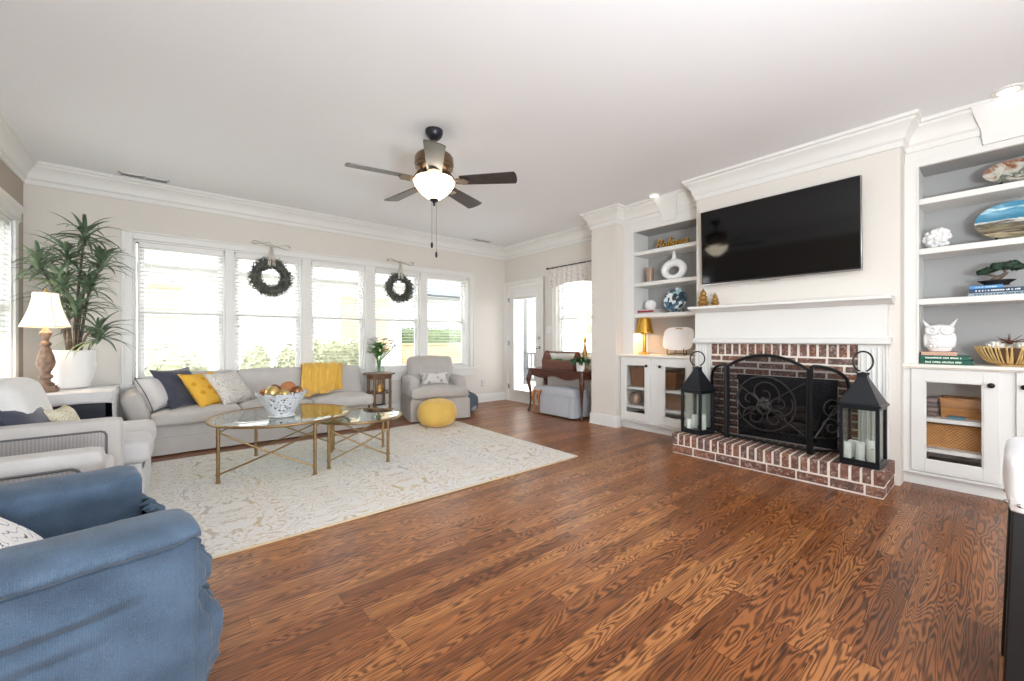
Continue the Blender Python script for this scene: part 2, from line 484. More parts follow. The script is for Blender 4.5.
def casing(mb, fix, t0, t1, a0, a1, z0, z1, w=.085, sill=True):
    """flat moulded casing with a raised outer lip around an opening"""
    def bx(p, q, r, s_, d=0):
        u0, u1 = (t0 - d, t1) if fix in ('y', 'x') else (t0, t1 + d)
        if fix == 'y': mb.box(p, q, u0, u1, r, s_)
        else: mb.box(u0, u1, p, q, r, s_)
    lo = z0
    bx(a0 - w, a0, lo, z1 + w); bx(a1, a1 + w, lo, z1 + w); bx(a0, a1, z1, z1 + w)
    bx(a0 - w, a0 - w + .02, lo, z1 + w, .012); bx(a1 + w - .02, a1 + w, lo, z1 + w, .012); bx(a0 - w + .02, a1 + w - .02, z1 + w - .02, z1 + w, .012)
b = MB(); casing(b, 'y', YB - .02, YB, -.31, 3.885, ZS, ZT)
b.box(-.44, 4.03, YB - .055, YB, ZS - .035, ZS); b.box(-.38, 3.96, YB - .018, YB, ZS - .14, ZS - .035)
b.box(-.31, -.29, YB, YB + .15, ZS, ZT); b.box(3.865, 3.885, YB, YB + .15, ZS, ZT); b.box(-.31, 3.885, YB, YB + .15, ZT - .02, ZT); b.box(-.31, 3.885, YB, YB + .15, ZS, ZS + .02)
WIN = [(-.278, .475), (.562, 1.291), (1.395, 2.110), (2.245, 2.965), (3.081, 3.832)]
for (p, q), (r, s_) in zip(WIN, WIN[1:]): b.box(q, r, YB - .016, YB + .15, ZS, ZT)
struct('trim_4', b, 'trim', bev=.004)

def window_unit(n, fix, a0, a1, z0, z1, zr, t, sgn=1, nslat=36):
    """double-hung unit: frame, two sashes, two panes (children); t = plane of the frame, sgn = outward"""
    def MBx(lst):
        m = MB()
        for p, q, r, s_, d0, d1 in lst:
            e0, e1 = sorted((t + sgn * d0, t + sgn * d1))
            if fix == 'y': m.box(p, q, e0, e1, r, s_)
            else: m.box(e0, e1, p, q, r, s_)
        return m
    fr = MBx([(a0, a0 + .022, z0, z1, .04, .13), (a1 - .022, a1, z0, z1, .04, .13), (a0, a1, z1 - .022, z1, .04, .13), (a0, a1, z0, z0 + .022, .04, .13)])
    root = struct('window_%d' % n, fr, 'trim', bev=.003)
    for nm, r, s_, d in (('upper_sash', zr - .02, z1 - .02, .10), ('lower_sash', z0 + .02, zr + .02, .07)):
        i0, i1 = a0 + .022, a1 - .022
        sh = struct(nm, MBx([(i0, i0 + .035, r, s_, d, d + .03), (i1 - .035, i1, r, s_, d, d + .03), (i0 + .035, i1 - .035, s_ - .038, s_, d, d + .03), (i0 + .035, i1 - .035, r, r + .038, d, d + .03)]), 'trim', bev=.003, parent=root)
        struct('pane', MBx([(i0 + .03, i1 - .03, r + .03, s_ - .03, d + .013, d + .017)]), 'glass', parent=root)
    return root
def blind(fix, a0, a1, z0, z1, t, sgn, label, tilt=-5, pitch=.0435):
    bl = thing('window_blind', label, 'blind', (((a0 + a1) / 2, t, z0) if fix == 'y' else (t, (a0 + a1) / 2, z0)), 0, 'white slatted window blinds')
    L = (a1 - a0) / 2 - .008
    def loc(mb):
        if fix == 'x': mb.bm.transform(Matrix.Rotation(R(90), 4, 'Z'))
        return mb
    h = z1 - z0
    sl = MB(); k = 0; z = .035
    while z < h - .07:
        mx = T(0, 0, z, rx=tilt * sgn)
        sl.box(-L, L, -.024, .024, -.0014, .0014, mx); z += pitch
    obj('slats', loc(sl), 'blind', bl, smooth=0)
    rl = MB(); rl.box(-L, L, -.025, .025, h - .055, h); obj('head_rail', loc(rl), 'blind', bl, bev=.003)
    rl = MB(); rl.box(-L, L, -.025, .025, .004, .024); obj('bottom_rail', loc(rl), 'blind', bl, bev=.003)
    for x in (-L * .72, L * .72):
        cd = MB(); cd.cyl((x, -.025, .02), (x, -.025, h - .05), .0012, n=5); obj('ladder_cord', loc(cd), 'blind', bl)
    cd = MB(); cd.tube([(-L + .04, -.03, h - .05), (-L + .04, -.03, h * .42), (-L + .04, -.03, h * .42 - .002), (-L + .04, -.03, h * .42 - .05)], [.0015, .0015, .006, .004], 6)
    obj('pull_cord', loc(cd), 'blind', bl)
    return bl
BL = ['white slatted blind in the window nearest the tall potted plant', 'white slatted blind behind the wreath above the yellow pillow',
      'white slatted blind in the window above the yellow throw, without a wreath', 'white slatted blind behind the wreath above the vase of flowers', 'white slatted blind in the window behind the grey armchair']
for i, (p, q) in enumerate(WIN):
    window_unit(i + 1, 'y', p, q, ZS + .02, ZT - .02, 1.39, YB)
    blind('y', p + .006, q - .006, ZS + .02, ZT - .02, YB + .035, 1, BL[i])
# left-wall window with a cornice head
window_unit(6, 'x', 4.15, 5.43, .65, 2.12, 1.39, XL, -1)
blind('x', 4.16, 5.42, .65, 2.12, XL - .035, 1, 'white slatted blind in the window on the darker wall beside the lamp', tilt=0)
b = MB()
b.box(XL, XL + .02, 5.43, 5.515, .62, 2.13); b.box(XL, XL + .02, 4.065, 4.15, .62, 2.13)
b.prism([(XL, 2.12), (XL + .022, 2.12), (XL + .022, 2.135), (XL + .04, 2.14), (XL + .03, 2.155), (XL + .03, 2.205), (XL + .055, 2.225), (XL + .06, 2.25), (XL, 2.25)], 1, 4.03, 5.55)
b.box(XL - .15, XL, 5.412, 5.432, .65, 2.12); b.box(XL - .15, XL, 4.148, 4.168, .65, 2.12); b.box(XL - .15, XL, 4.168, 5.412, 2.10, 2.122); b.box(XL, XL + .055, 4.03, 5.55, .615, .65); b.box(XL, XL + .018, 4.07, 5.51, .52, .615)
struct('trim_5', b, 'trim', bev=.003)
# door-wall window
window_unit(7, 'x', 3.74, 4.47, .85, 2.14, 1.42, XR)
blind('x', 3.75, 4.46, .85, 2.14, XR + .035, -1, 'white slatted blind in the window under the floral valance')
b = MB(); casing(b, 'x', XR - .02, XR, 3.74, 4.47, .85, 2.14, .085); b.box(XR - .05, XR, 3.70, 4.58, .815, .85); b.box(XR - .018, XR, 3.70, 4.55, .71, .815)
casing(b, 'x', XR - .02, XR, 4.82, 5.70, 0, 2.045, .07)
struct('trim_6', b, 'trim', bev=.004)
# glazed door with a blind between its panes
b = MB(); X0, X1 = XR + .02, XR + .06
for p, q, r, s_ in ((4.83, 4.965, .01, 2.035), (5.555, 5.69, .01, 2.035), (4.965, 5.555, 1.84, 2.035), (4.965, 5.555, .01, .19)): b.box(X0, X1, p, q, r, s_)
for p, q, r, s_ in ((4.95, 4.975, .175, 1.855), (5.545, 5.57, .175, 1.855), (4.975, 5.545, 1.83, 1.855), (4.975, 5.545, .175, .2)): b.box(X0 - .012, X1, p, q, r, s_)
door = struct('door_1', b, 'trim', bev=.003)
b = MB(); b.box(X0 + .012, X0 + .016, 4.965, 5.555, .19, 1.84); struct('pane', b, 'glass', parent=door)
b = MB(); z = .21
while z < 1.83: b.box(-.009, .009, 4.98, 5.54, -.0006, .0006, T(X0 + .025, 0, z, ry=6)); z += .0165
b.box(X0 + .017, X0 + .033, 4.972, 5.548, 1.80, 1.835); struct('slats', b, 'blind', parent=door, smooth=0)
for z in (.25, 1.03, 1.8):
    b = MB(); b.cyl((X0 - .008, 5.70, z - .045), (X0 - .008, 5.70, z + .045), .009, n=10); b.box(X0 - .006, X0 - .001, 5.665, 5.70, z - .04, z + .04); struct('hinge', b, 'silver', parent=door)
b = MB(); mx = T(X0, 4.895, .96, ry=-90)
b.lathe([(.028, 0), (.03, .006), (.014, .012), (.012, .04), (.026, .05), (.03, .065), (.02, .078), (0, .08)], 20, mx=mx); struct('knob', b, 'silver', parent=door)
b = MB(); b.lathe([(.026, 0), (.028, .008), (.02, .016), (0, .017)], 20, mx=T(X0, 4.895, 1.12, ry=-90)); struct('deadbolt', b, 'silver', parent=door)
b = MB(); b.box(XR - .01, XR + .15, 4.82, 5.70, 0, .012); struct('trim_7', b, 'trim')

# ---------------------------------------------------------------- outdoors
M['greypost'] = mat('grey_post_paint', (196, 198, 200), .6)
M['lawn'] = mat('lawn', (116, 118, 96), .95, var=.25, vs=3)
def siding():
    t = NT('pale_siding'); z = t.xyz(t.coord())[2]
    f = t.math('FRACT', t.math('DIVIDE', z, .15)); t.p(Roughness=.8, **{'Base Color': t.mix(t.math('LESS_THAN', f, .07), rgb(226, 224, 220), rgb(176, 174, 172))}); t.bump(f, .4, .01); return t.m
M['siding'] = siding()
M['shutter'] = mat('tan_shutter', (206, 178, 140), .7)
M['roofing'] = mat('grey_shingle', (196, 196, 200), .9, var=.15, vs=12)
M['blueroof'] = mat('blue_grey_roof', (120, 134, 152), .8)
M['hedge'] = mat('hedge_leaf', (170, 172, 140), .8, var=.35, vs=22)
M['hedge_dark'] = mat('dark_hedge_leaf', (92, 110, 76), .8, var=.4, vs=16)
M['garden_brick'] = mat('tan_brick', (186, 156, 120), .9, var=.2, vs=9)
M['slate'] = mat('slate_paver', (86, 100, 112), .8, var=.2, vs=8)
b = MB(); b.box(-14, 22, 5.95, 30, -.4, -.3); b.box(5.1, 22, -14, 5.95, -.4, -.3); b.box(-14, -1.25, -14, 5.95, -.4, -.3); b.box(-1.25, 5.1, -14, -3.3, -.4, -.3)
struct('ground', b, 'lawn')
hs = thing('neighbor_house', 'pale sided house with tan shutters beyond the garden hedges', 'house', (2, 10, -.3))
b = MB(); b.box(-6, 4.6, 10, 16, -.3, 2.45); obj('wall', b, 'siding', hs, W=True)
b = MB(); b.prism([(9.5, 2.42), (9.5, 2.52), (13, 4.4), (16.5, 2.52), (16.5, 2.42)], 0, -6.4, 5.0); obj('roof', b, 'roofing', hs, W=True)
for x in (-.9, 2.15):
    b = MB(); b.box(x - .45, x + .45, 9.93, 10.02, .75, 2.15); f = obj('window_frame', b, 'trim', hs, W=True, bev=.01)
    b = MB(); b.box(x - .37, x + .37, 9.92, 9.94, .83, 1.42); b.box(x - .37, x + .37, 9.92, 9.94, 1.48, 2.07); obj('pane', b, 'greypost', f, W=True)
for x in (-1.7, -.1, 3.33, 4.0):
    b = MB(); b.box(x - .25, x + .25, 9.95, 10.02, .75, 2.12)
    for z in range(16): b.box(x - .2, x + .2, 9.935, 9.95, .85 + z * .08, .9 + z * .08)
    obj('shutter', b, 'shutter', hs, W=True)
h2 = thing('far_house', 'pale clapboard house with a blue-grey porch roof behind the garden wall', 'house', (8, 14, -.3))
b = MB(); b.box(6.2, 14, 14.5, 20, -.3, 5.4); obj('wall', b, 'siding', h2, W=True)
b = MB(); b.prism([(13.3, 2.75), (13.3, 2.85), (14.5, 3.45), (14.5, 2.75)], 0, 7.0, 12.5); obj('porch_roof', b, 'blueroof', h2, W=True)
b = MB(); b.prism([(14, 5.3), (14, 5.45), (17, 7), (20.5, 5.45), (20.5, 5.3)], 0, 5.8, 14.4); obj('roof', b, 'roofing', h2, W=True)
for x in (8.0, 10.2):
    b = MB(); b.box(x - .5, x + .5, 14.4, 14.52, .6, 2.2); obj('window_frame', b, 'trim', h2, W=True)
gw = MB(); gw.box(4.9, 9.2, 10.6, 10.95, -.3, .92)
for i in range(10): gw.box(4.86, 9.24, 10.56 + .001 * i, 10.99, .92, .98) if i == 0 else None
tag(obj('garden_wall', gw, 'garden_brick', bev=.01), 'low tan brick garden wall beyond the window behind the grey armchair', 'wall')
def shrub(name, label, c, r, m, n=900, grp='clipped shrubs outside the windows', box=False, seed=1):
    rnd = random.Random(seed); mb = MB()
    if box: mb.rbox((r[0] * .93, r[1] * .93, r[2] * .95), .12, c, n=8, amp=.05, fr=5)
    else: mb.ball(c, (r[0] * .93, r[1] * .93, r[2] * .93), 20, 12)
    for _ in range(n):
        if box:
            p = [rnd.uniform(-1, 1) for _ in range(3)]; a = rnd.choice((0, 1, 2)); p[a] = math.copysign(1, p[a]); d = Vector([p[i] * r[i] for i in range(3)]); nn = Vector(p)
        else:
            nn = Vector((rnd.gauss(0, 1), rnd.gauss(0, 1), rnd.gauss(0, 1))).normalized(); d = Vector((nn.x * r[0], nn.y * r[1], nn.z * r[2]))
        q = Vector(c) + d * rnd.uniform(.93, 1.03); a = nn.orthogonal().normalized(); bb = nn.cross(a)
        th = rnd.uniform(0, 6.28); a, bb = a * cos(th) + bb * sin(th), bb * cos(th) - a * sin(th)
        s = rnd.uniform(.025, .05); up = nn * rnd.uniform(-.03, .04)
        mb._new([q - a * s, q + bb * s * .5 + up, q + a * s + up, q - bb * s * .5], [(0, 1, 2, 3)])
    o = obj(name, mb, m, smooth=0); tag(o, label, 'shrub', grp); return o
shrub('round_shrub', 'round clipped shrub outside the window nearest the tall potted plant', (.06, 7.4, .37), (.40, .4, .68), 'hedge', 1200, seed=1)
shrub('round_shrub', 'round clipped shrub outside the second window, below the wreath', (.99, 7.4, .36), (.25, .3, .66), 'hedge', 700, seed=2)
shrub('round_shrub', 'narrow clipped shrub beside the mullion, above the white bowl', (1.47, 7.4, .35), (.21, .28, .66), 'hedge', 700, seed=3)
shrub('clipped_hedge', 'broad clipped hedge outside the window above the yellow throw', (2.35, 7.4, .37), (.50, .35, .68), 'hedge', 1600, None, True, seed=4)
shrub('clipped_hedge', 'dark green hedge on top of the tan garden wall', (7.0, 11.45, .8), (2.0, .4, .62), 'hedge_dark', 1800, None, True, seed=5)
# low blue-green ground cover in front of the window
b = MB(); rnd = random.Random(9)
for i in range(1400):
    x, y = rnd.uniform(-.6, 4.6), rnd.uniform(6.3, 6.85); z = -.3; h = rnd.uniform(.55, .95); a = rnd.uniform(0, 6.28); w = .02
    b._new([(x - w * cos(a), y - w * sin(a), z), (x + w * cos(a), y + w * sin(a), z), (x + .08 * sin(a), y - .08 * cos(a), z + h)], [(0, 1, 2)])
M['bluegreen'] = mat('blue_green_foliage', (122, 146, 150), .8, var=.3, vs=15)
tag(obj('border_foliage', b, 'bluegreen', smooth=0), 'low blue-green foliage growing just below the windows outside', 'foliage', None, 'stuff')
# porch outside the glazed door
b = MB(); b.box(4.85, 7.4, 2.4, 9.2, -.3, -.05); tag(obj('porch_deck', b, 'counter'), 'pale porch floor outside the glazed door', 'porch', None, 'structure')
M['porchgrey'] = mat('porch_grey_paint', (62, 64, 68), .6)
rl = thing('porch_railing', 'grey porch railing with thin balusters outside the glazed door', 'railing', (6.9, 5.85, -.05))
for nm, z in (('top_rail', .71), ('bottom_rail', .06)):
    b = MB(); b.box(6.86, 6.94, 2.6, 9.1, z, z + .06); obj(nm, b, 'porchgrey', rl, W=True, bev=.008)
b = MB()
for i in range(52): b.box(6.885, 6.915, 2.65 + i * .124, 2.68 + i * .124, .12, .72)
obj('balusters', b, 'porchgrey', rl, W=True)
b = MB(); b.box(6.82, 6.98, 7.74, 7.90, -.05, 2.6); b.box(6.79, 7.01, 7.71, 7.93, -.05, .12); b.box(6.79, 7.01, 7.71, 7.93, 2.45, 2.6)
tag(obj('porch_post', b, 'porchgrey', bev=.01), 'square grey porch post seen through the glazed door', 'post')

# ---------------------------------------------------------------- ceiling details
def vent(x0, x1, y0, y1, label):
    v = thing('ceiling_vent', label, 'vent', ((x0 + x1) / 2, (y0 + y1) / 2, ZC), 0, 'ceiling vents')
    b = MB(); b.box(x0, x1, y0, y0 + .018, ZC - .01, ZC); b.box(x0, x1, y1 - .018, y1, ZC - .01, ZC); b.box(x0, x0 + .018, y0, y1, ZC - .01, ZC); b.box(x1 - .018, x1, y0, y1, ZC - .01, ZC)
    xm = (x0 + x1) / 2; b.box(xm - .008, xm + .008, y0, y1, ZC - .01, ZC); obj('frame', b, 'trim', v, W=True)
    b = MB(); b.box(x0 + .01, x1 - .01, y0 + .01, y1 - .01, ZC - .004, ZC - .001); obj('duct', b, 'soot', v, W=True)
    b = MB()
    for i in range(3): b.box(x0 + .018, x1 - .018, -.009, .009, -.001, .001, T(0, y0 + .035 + i * (y1 - y0 - .07) / 2, ZC - .006, rx=40))
    obj('louvers', b, 'greypost', v, W=True)
vent(-.40, -.02, 5.50, 5.63, 'white ceiling vent with dark slots above the potted plant')
vent(3.77, 4.13, 5.45, 5.57, 'small ceiling vent near the corner by the glazed door')
M['lampglow'] = glow('downlight_bulb', (1, .96, .88, 1), 1.3)
for x, y, lb in ((4.22, 2.52, 'recessed ceiling light above the bookcase with the gold word sign'), (4.22, -.04, 'recessed ceiling light above the bookcase with the blue glass plate')):
    d = thing('recessed_light', lb, 'light', (x, y, ZC), 0, 'recessed ceiling lights')
    b = MB(); b.lathe([(.048, -.003), (.05, -.012), (.072, -.01), (.076, 0), (.048, 0)], 28); obj('trim_ring', b, 'trim', d)
    b = MB(); b.lathe([(0, -.004), (.047, -.006), (.047, -.001), (0, -.001)], 24); obj('bulb', b, 'lampglow', d)
# switch plate and wall outlet
sw = thing('light_switch', 'white two-gang switch plate on the wall beside the glazed door', 'switch', (XR - .004, 4.64, 1.25))
b = MB(); b.box(XR - .007, XR, 4.58, 4.695, 1.19, 1.31); obj('plate', b, 'trim', sw, W=True, bev=.003)
for y in (4.61, 4.665):
    b = MB(); b.box(XR - .013, XR - .005, y - .012, y + .012, 1.225, 1.275); obj('toggle', b, 'cab', sw, W=True, bev=.002)
ot = thing('wall_outlet', 'white electrical outlet low on the wall between window and door', 'outlet', (4.165, YB - .004, .333))
b = MB(); b.box(4.13, 4.20, YB - .006, YB, .275, .392); obj('plate', b, 'greypost', ot, W=True, bev=.002)
for z in (.31, .357):
    b = MB(); b.box(4.15, 4.18, YB - .009, YB - .004, z - .014, z + .014); obj('socket', b, 'trim', ot, W=True, bev=.002)

# ================================================================ FIREPLACE WALL
rnd = random.Random(3)
fp = thing('brick_fireplace', 'red brick fireplace with a raised brick hearth and white mortar', 'fireplace', (4.0, 1.26, 0))
HX, H0, H1, HZ = 3.725, .50, 2.035, .19
b = MB(); b.box(HX + .0045, XC + .0, H0 + .0045, H1 - .0045, 0, HZ - .0045); obj('hearth_mortar', b, 'mortar', fp, W=True, bev=.004)
def jb(mb, x0, x1, y0, y1, z0, z1, j=.0022):
    q = [rnd.uniform(-j, j) for _ in range(6)]
    mb.box(x0 + q[0], x1 + q[1], y0 + q[2], y1 + q[3], z0 + q[4], z1 + q[5])
b = MB(); n = 25; w = (H1 - H0) / n
for i in range(n):                                   # row of upright bricks along the front edge, then rows behind
    y = H0 + i * w
    if i in (0, n - 1):                              # the returns show narrow bricks too
        for k in range(4): jb(b, HX + k * .052 + (.003 if k else 0), HX + k * .052 + .038, y + (.0 if i == 0 else .0065), y + w - (.0065 if i == 0 else 0), .088, HZ, .002)
    else: jb(b, HX, HX + .20, y + .0075, y + w - .0075, .088, HZ)
    jb(b, HX + .212, HX + .40, y + .0055, y + w - .0055, .12, HZ - .001)
L = (H1 - H0 - .0) / 7.5; y = H0
for i in range(8):                                   # stretchers below
    y1 = min(y + L * (1 if i else .5), H1); jb(b, HX, HX + .1, y + .005, y1 - .005, .012, .076); y = y1
for e0, e1 in ((H0, H0 + .1), (H1 - .1, H1)):
    for k in range(2): jb(b, HX + .11 + k * .165, HX + .26 + k * .165, e0, e1, .012, .076)
for k in range(6):
    jb(b, HX + .208 + k * .042, HX + .208 + k * .042 + .029, H0, H0 + .07, .088, HZ); jb(b, HX + .208 + k * .042, HX + .208 + k * .042 + .029, H1 - .07, H1, .088, HZ)
obj('hearth_bricks', b, 'brick', fp, W=True, bev=.005)
SX = 4.15; S0, S1 = .705, 1.853
b = MB(); b.box(SX + .0045, XC, S0, FB0, HZ, 1.06); b.box(SX + .0045, XC, FB1, S1, HZ, 1.06); b.box(SX + .0045, XC, FB0, FB1, FBZ, 1.06); obj('surround_mortar', b, 'mortar', fp, W=True)
b = MB(); n = 17; w = (S1 - S0) / n
for i in range(n): jb(b, SX, XC, S0 + i * w + .0078, S0 + (i + 1) * w - .0078, .952, 1.055)
cz = (.945 - FBZ) / 3
for k in range(3):
    z0 = FBZ + k * cz; y = S0 - (.115 if k % 2 else 0)
    while y < S1:
        a, c = max(y, S0) + .005, min(y + .205, S1) - .005
        if c - a > .02: jb(b, SX, XC, a, c, z0 + .0075, z0 + cz - .0075)
        y += .21
nc = 9; cz = (FBZ - HZ) / nc
for k in range(nc):
    z0 = HZ + k * cz
    for p, q in ((S0, FB0), (FB1, S1)):
        if k % 2 or q - p < .2: jb(b, SX, XC, p + .005, q - .005, z0 + .006, z0 + cz - .006)
        else: jb(b, SX, XC, p + .005, (p + q) / 2 - .005, z0 + .006, z0 + cz - .006); jb(b, SX, XC, (p + q) / 2 + .005, q - .005, z0 + .006, z0 + cz - .006)
obj('surround_bricks', b, 'brick', fp, W=True, bev=.004)
b = MB()
b.box(XC - .02, 4.62, FB0, FB0 + .012, HZ, FBZ); b.box(XC - .02, 4.62, FB1 - .012, FB1, HZ, FBZ); b.box(XC - .02, 4.62, FB0, FB1, FBZ - .012, FBZ); b.box(4.60, 4.62, FB0, FB1, HZ, FBZ); b.box(XC, 4.62, FB0, FB1, HZ, HZ + .006)
b.box(SX - .004, SX + .01, FB0 - .005, FB1 + .005, FBZ - .05, FBZ)
obj('firebox_lining', b, 'soot', fp, W=True)
lg = thing('fire_logs', 'stack of charred logs on a grate inside the firebox', 'logs', (4.38, 1.22, HZ + .006))
M['log'] = mat('charred_log', (74, 62, 54), .9, var=.4, vs=18, bump=.6, bs=30)
for p0, p1, r in (((-.08, -.25, .10), (-.05, .25, .10), .05), ((.07, -.24, .10), (.09, .24, .10), .055), ((-.05, -.2, .19), (.08, .16, .2), .045), ((.06, -.1, .26), (-.06, .2, .24), .035)):
    b = MB(); b.tube([Vector(p0).lerp(Vector(p1), t / 6) + mnoise.noise_vector(Vector((t, r * 50, 0))) * .012 for t in range(7)], [r * (1 + .1 * sin(t * 2)) for t in range(7)], 10); obj('log', b, 'log', lg)
b = MB()
for y in (-.2, -.07, .07, .2): b.tube([(-.14, y, .12), (-.13, y, .04), (.14, y, .04), (.15, y, .12)], .008, 6); b.cyl((-.1, y, 0), (-.1, y, .04), .008); b.cyl((.1, y, 0), (.1, y, .04), .008)
obj('grate', b, 'black', lg)

mt = thing('fireplace_mantel', 'white wooden mantel with fluted pilasters around the brick fireplace', 'mantel', (4.1, 1.26, HZ))
b = MB(); b.prism([(XC, 1.362), (4.10, 1.362), (4.075, 1.37), (4.05, 1.384), (4.03, 1.39), (4.0, 1.392), (3.985, 1.398), (3.985, 1.418), (3.99, 1.422), (XC, 1.422)], 1, .50, 2.012); obj('shelf', b, 'cab', mt, W=True, bev=.003)
b = MB(); b.box(4.11, XC, .535, 1.995, 1.10, 1.364); obj('frieze', b, 'cab', mt, W=True, bev=.002)
b = MB(); b.prism([(XC, 1.055), (4.095, 1.055), (4.082, 1.065), (4.08, 1.10), (4.095, 1.112), (XC, 1.112)], 1, .515, 2.010); obj('band', b, 'cab', mt, W=True, bev=.002)
for p, q in ((.535, .708), (1.85, 1.995)):
    b = MB(); b.box(4.128, XC, p, q, HZ, 1.056); nf = 5; f = (q - p) / (nf + .4)
    for i in range(nf): b.box(4.118, 4.13, p + f * (.2 + i) + .012, p + f * (1.2 + i) - .012, HZ + .1, 1.03)
    b.box(4.115, 4.13, p, q, HZ, HZ + .09); b.box(4.118, 4.13, p, p + .012, HZ, 1.056); b.box(4.118, 4.13, q - .012, q, HZ, 1.056)
    obj('pilaster', b, 'cab', mt, W=True, bev=.003)
# television
M['screen'] = mat('tv_screen', (6, 6, 8), .06, spec=.38)
M['bezel'] = mat('tv_bezel', (20, 20, 22), .35)
tv = thing('television', 'large flat black wall-mounted television above the mantel', 'television', (4.15, 1.305, 1.63))
ty0, ty1, tz0, tz1 = .682, 1.928, 1.637, 2.371
def tv_tilt(mb): mb.bm.transform(T(4.13, 0, tz0, ry=-2.4) @ T(-4.13, 0, -tz0))
b = MB(); b.box(4.118, 4.15, ty0, ty1, tz0, tz1); tv_tilt(b); b.box(4.14, XC, 1.0, 1.6, 1.8, 2.2); obj('casing', b, 'bezel', tv, W=True, bev=.004)
b = MB(); b.box(4.114, 4.119, ty0 + .012, ty1 - .012, tz0 + .024, tz1 - .012); tv_tilt(b); obj('screen', b, 'screen', tv, W=True)
b = MB(); b.box(4.112, 4.119, ty0 + .004, ty1 - .004, tz0, tz0 + .012); b.box(4.112, 4.119, ty0, ty0 + .005, tz0, tz1); tv_tilt(b); obj('trim', b, 'silver', tv, W=True, bev=.002)
b = MB(); b.box(4.106, 4.125, 1.24, 1.40, tz0 - .012, tz0 + .004); obj('badge', b, 'silver', tv, W=True, bev=.005)

# fire screen
fs = thing('fire_screen', 'black iron three-panel fire screen with scrollwork on the hearth', 'fire screen', (3.95, 1.27, HZ))
M['mesh'] = glassy('wire_mesh', (1, 1, 1, 1), gl=.0, body=.55, bodyc=rgb(38, 38, 41)); M['scroll'] = mat('sheen_iron', (58, 56, 56), .4, .5)  # lighter scroll colour stands in for sheen on black iron
def panel(name, p0, p1, hs, sz, side=False):
    """p0,p1 ends on the hearth; hs(t)->top height"""
    p0, p1 = Vector((*p0, 0)), Vector((*p1, 0)); d = p1 - p0
    def at(t, z): q = p0 + d * t; return Vector((q.x, q.y, HZ + z))
    b = MB(); N = 16
    b.tube([at(0, .004)] + [at(t / N, hs(t / N)) for t in range(N + 1)] + [at(1, .004)], .014, 6)
    b.tube([at(0, .03), at(1, .03)], .011, 6); b.tube([at(0, .13), at(1, .13)], .006, 6)
    fr = obj(name, b, 'black', fs, W=True)
    m = MB(); m.grid(lambda u, v: at(u, .04 + v * (hs(u) - .045)), N + 1, 2); obj('mesh', m, 'mesh', fr, W=True, smooth=0)
    s = MB(); lx = d.length; nrm = Vector((d.y, -d.x, 0)).normalized() * .012
    if nrm.x > 0: nrm = -nrm
    def q2(x, z): return at(x / lx, z) + nrm
    def spiral(cx, cz, r, a0, turns, n=34, sh=.82): return [q2(cx + r * (1 - sh * i / n) * cos(a0 + turns * 2 * pi * i / n), cz + r * (1 - sh * i / n) * sin(a0 + turns * 2 * pi * i / n)) for i in range(n + 1)]
    if not side:
        c = lx / 2; s.tube([q2(.02, .14), q2(lx - .02, .56)], .005, 6); s.tube([q2(.02, .56), q2(lx - .02, .14)], .005, 6)
        s.tube([q2(c + .24 * cos(a * pi / 12), .36 + .23 * sin(a * pi / 12)) for a in range(24)], .006, 6, closed=True)
        for k, (x, z, a, tn) in enumerate(((c, .44, -.5, 1.4), (c - .12, .38, 2.2, 1.4), (c + .12, .36, .6, -1.4), (c - .08, .24, 3.2, -1.3), (c + .08, .24, 0, 1.3), (c, .32, 1.6, 1.2))): s.tube(spiral(x, z, .125 - .01 * k, a, tn), .006, 6)
        for k in range(7):
            a = k * .9; s.ball(q2(c + .03 * cos(a), .36 + .035 * sin(a)), (.02, .02, .02), 8, 6)
    else:
        s.tube(spiral(lx * .5, .36, .08, .5, 1.4), .005, 6); s.tube(spiral(lx * .5, .22, .075, 3.2, -1.4), .005, 6); s.tube([q2(.02, .14), q2(lx - .03, .5)], .005, 6)
    obj('scrollwork', s, 'scroll', fr, W=True)
panel('center_panel', (3.935, 1.60), (3.855, .965), lambda t: .665 + .105 * (1 - (2 * t - 1) ** 2), 1)
panel('side_panel', (4.085, 1.815), (3.94, 1.625), lambda t: .54 + .135 * math.sqrt(max(0, 1 - (1 - t) ** 2)), 1, True)
panel('side_panel', (3.855, .945), (4.085, .755), lambda t: .54 + .155 * math.sqrt(max(0, 1 - t ** 2)), 1, True)

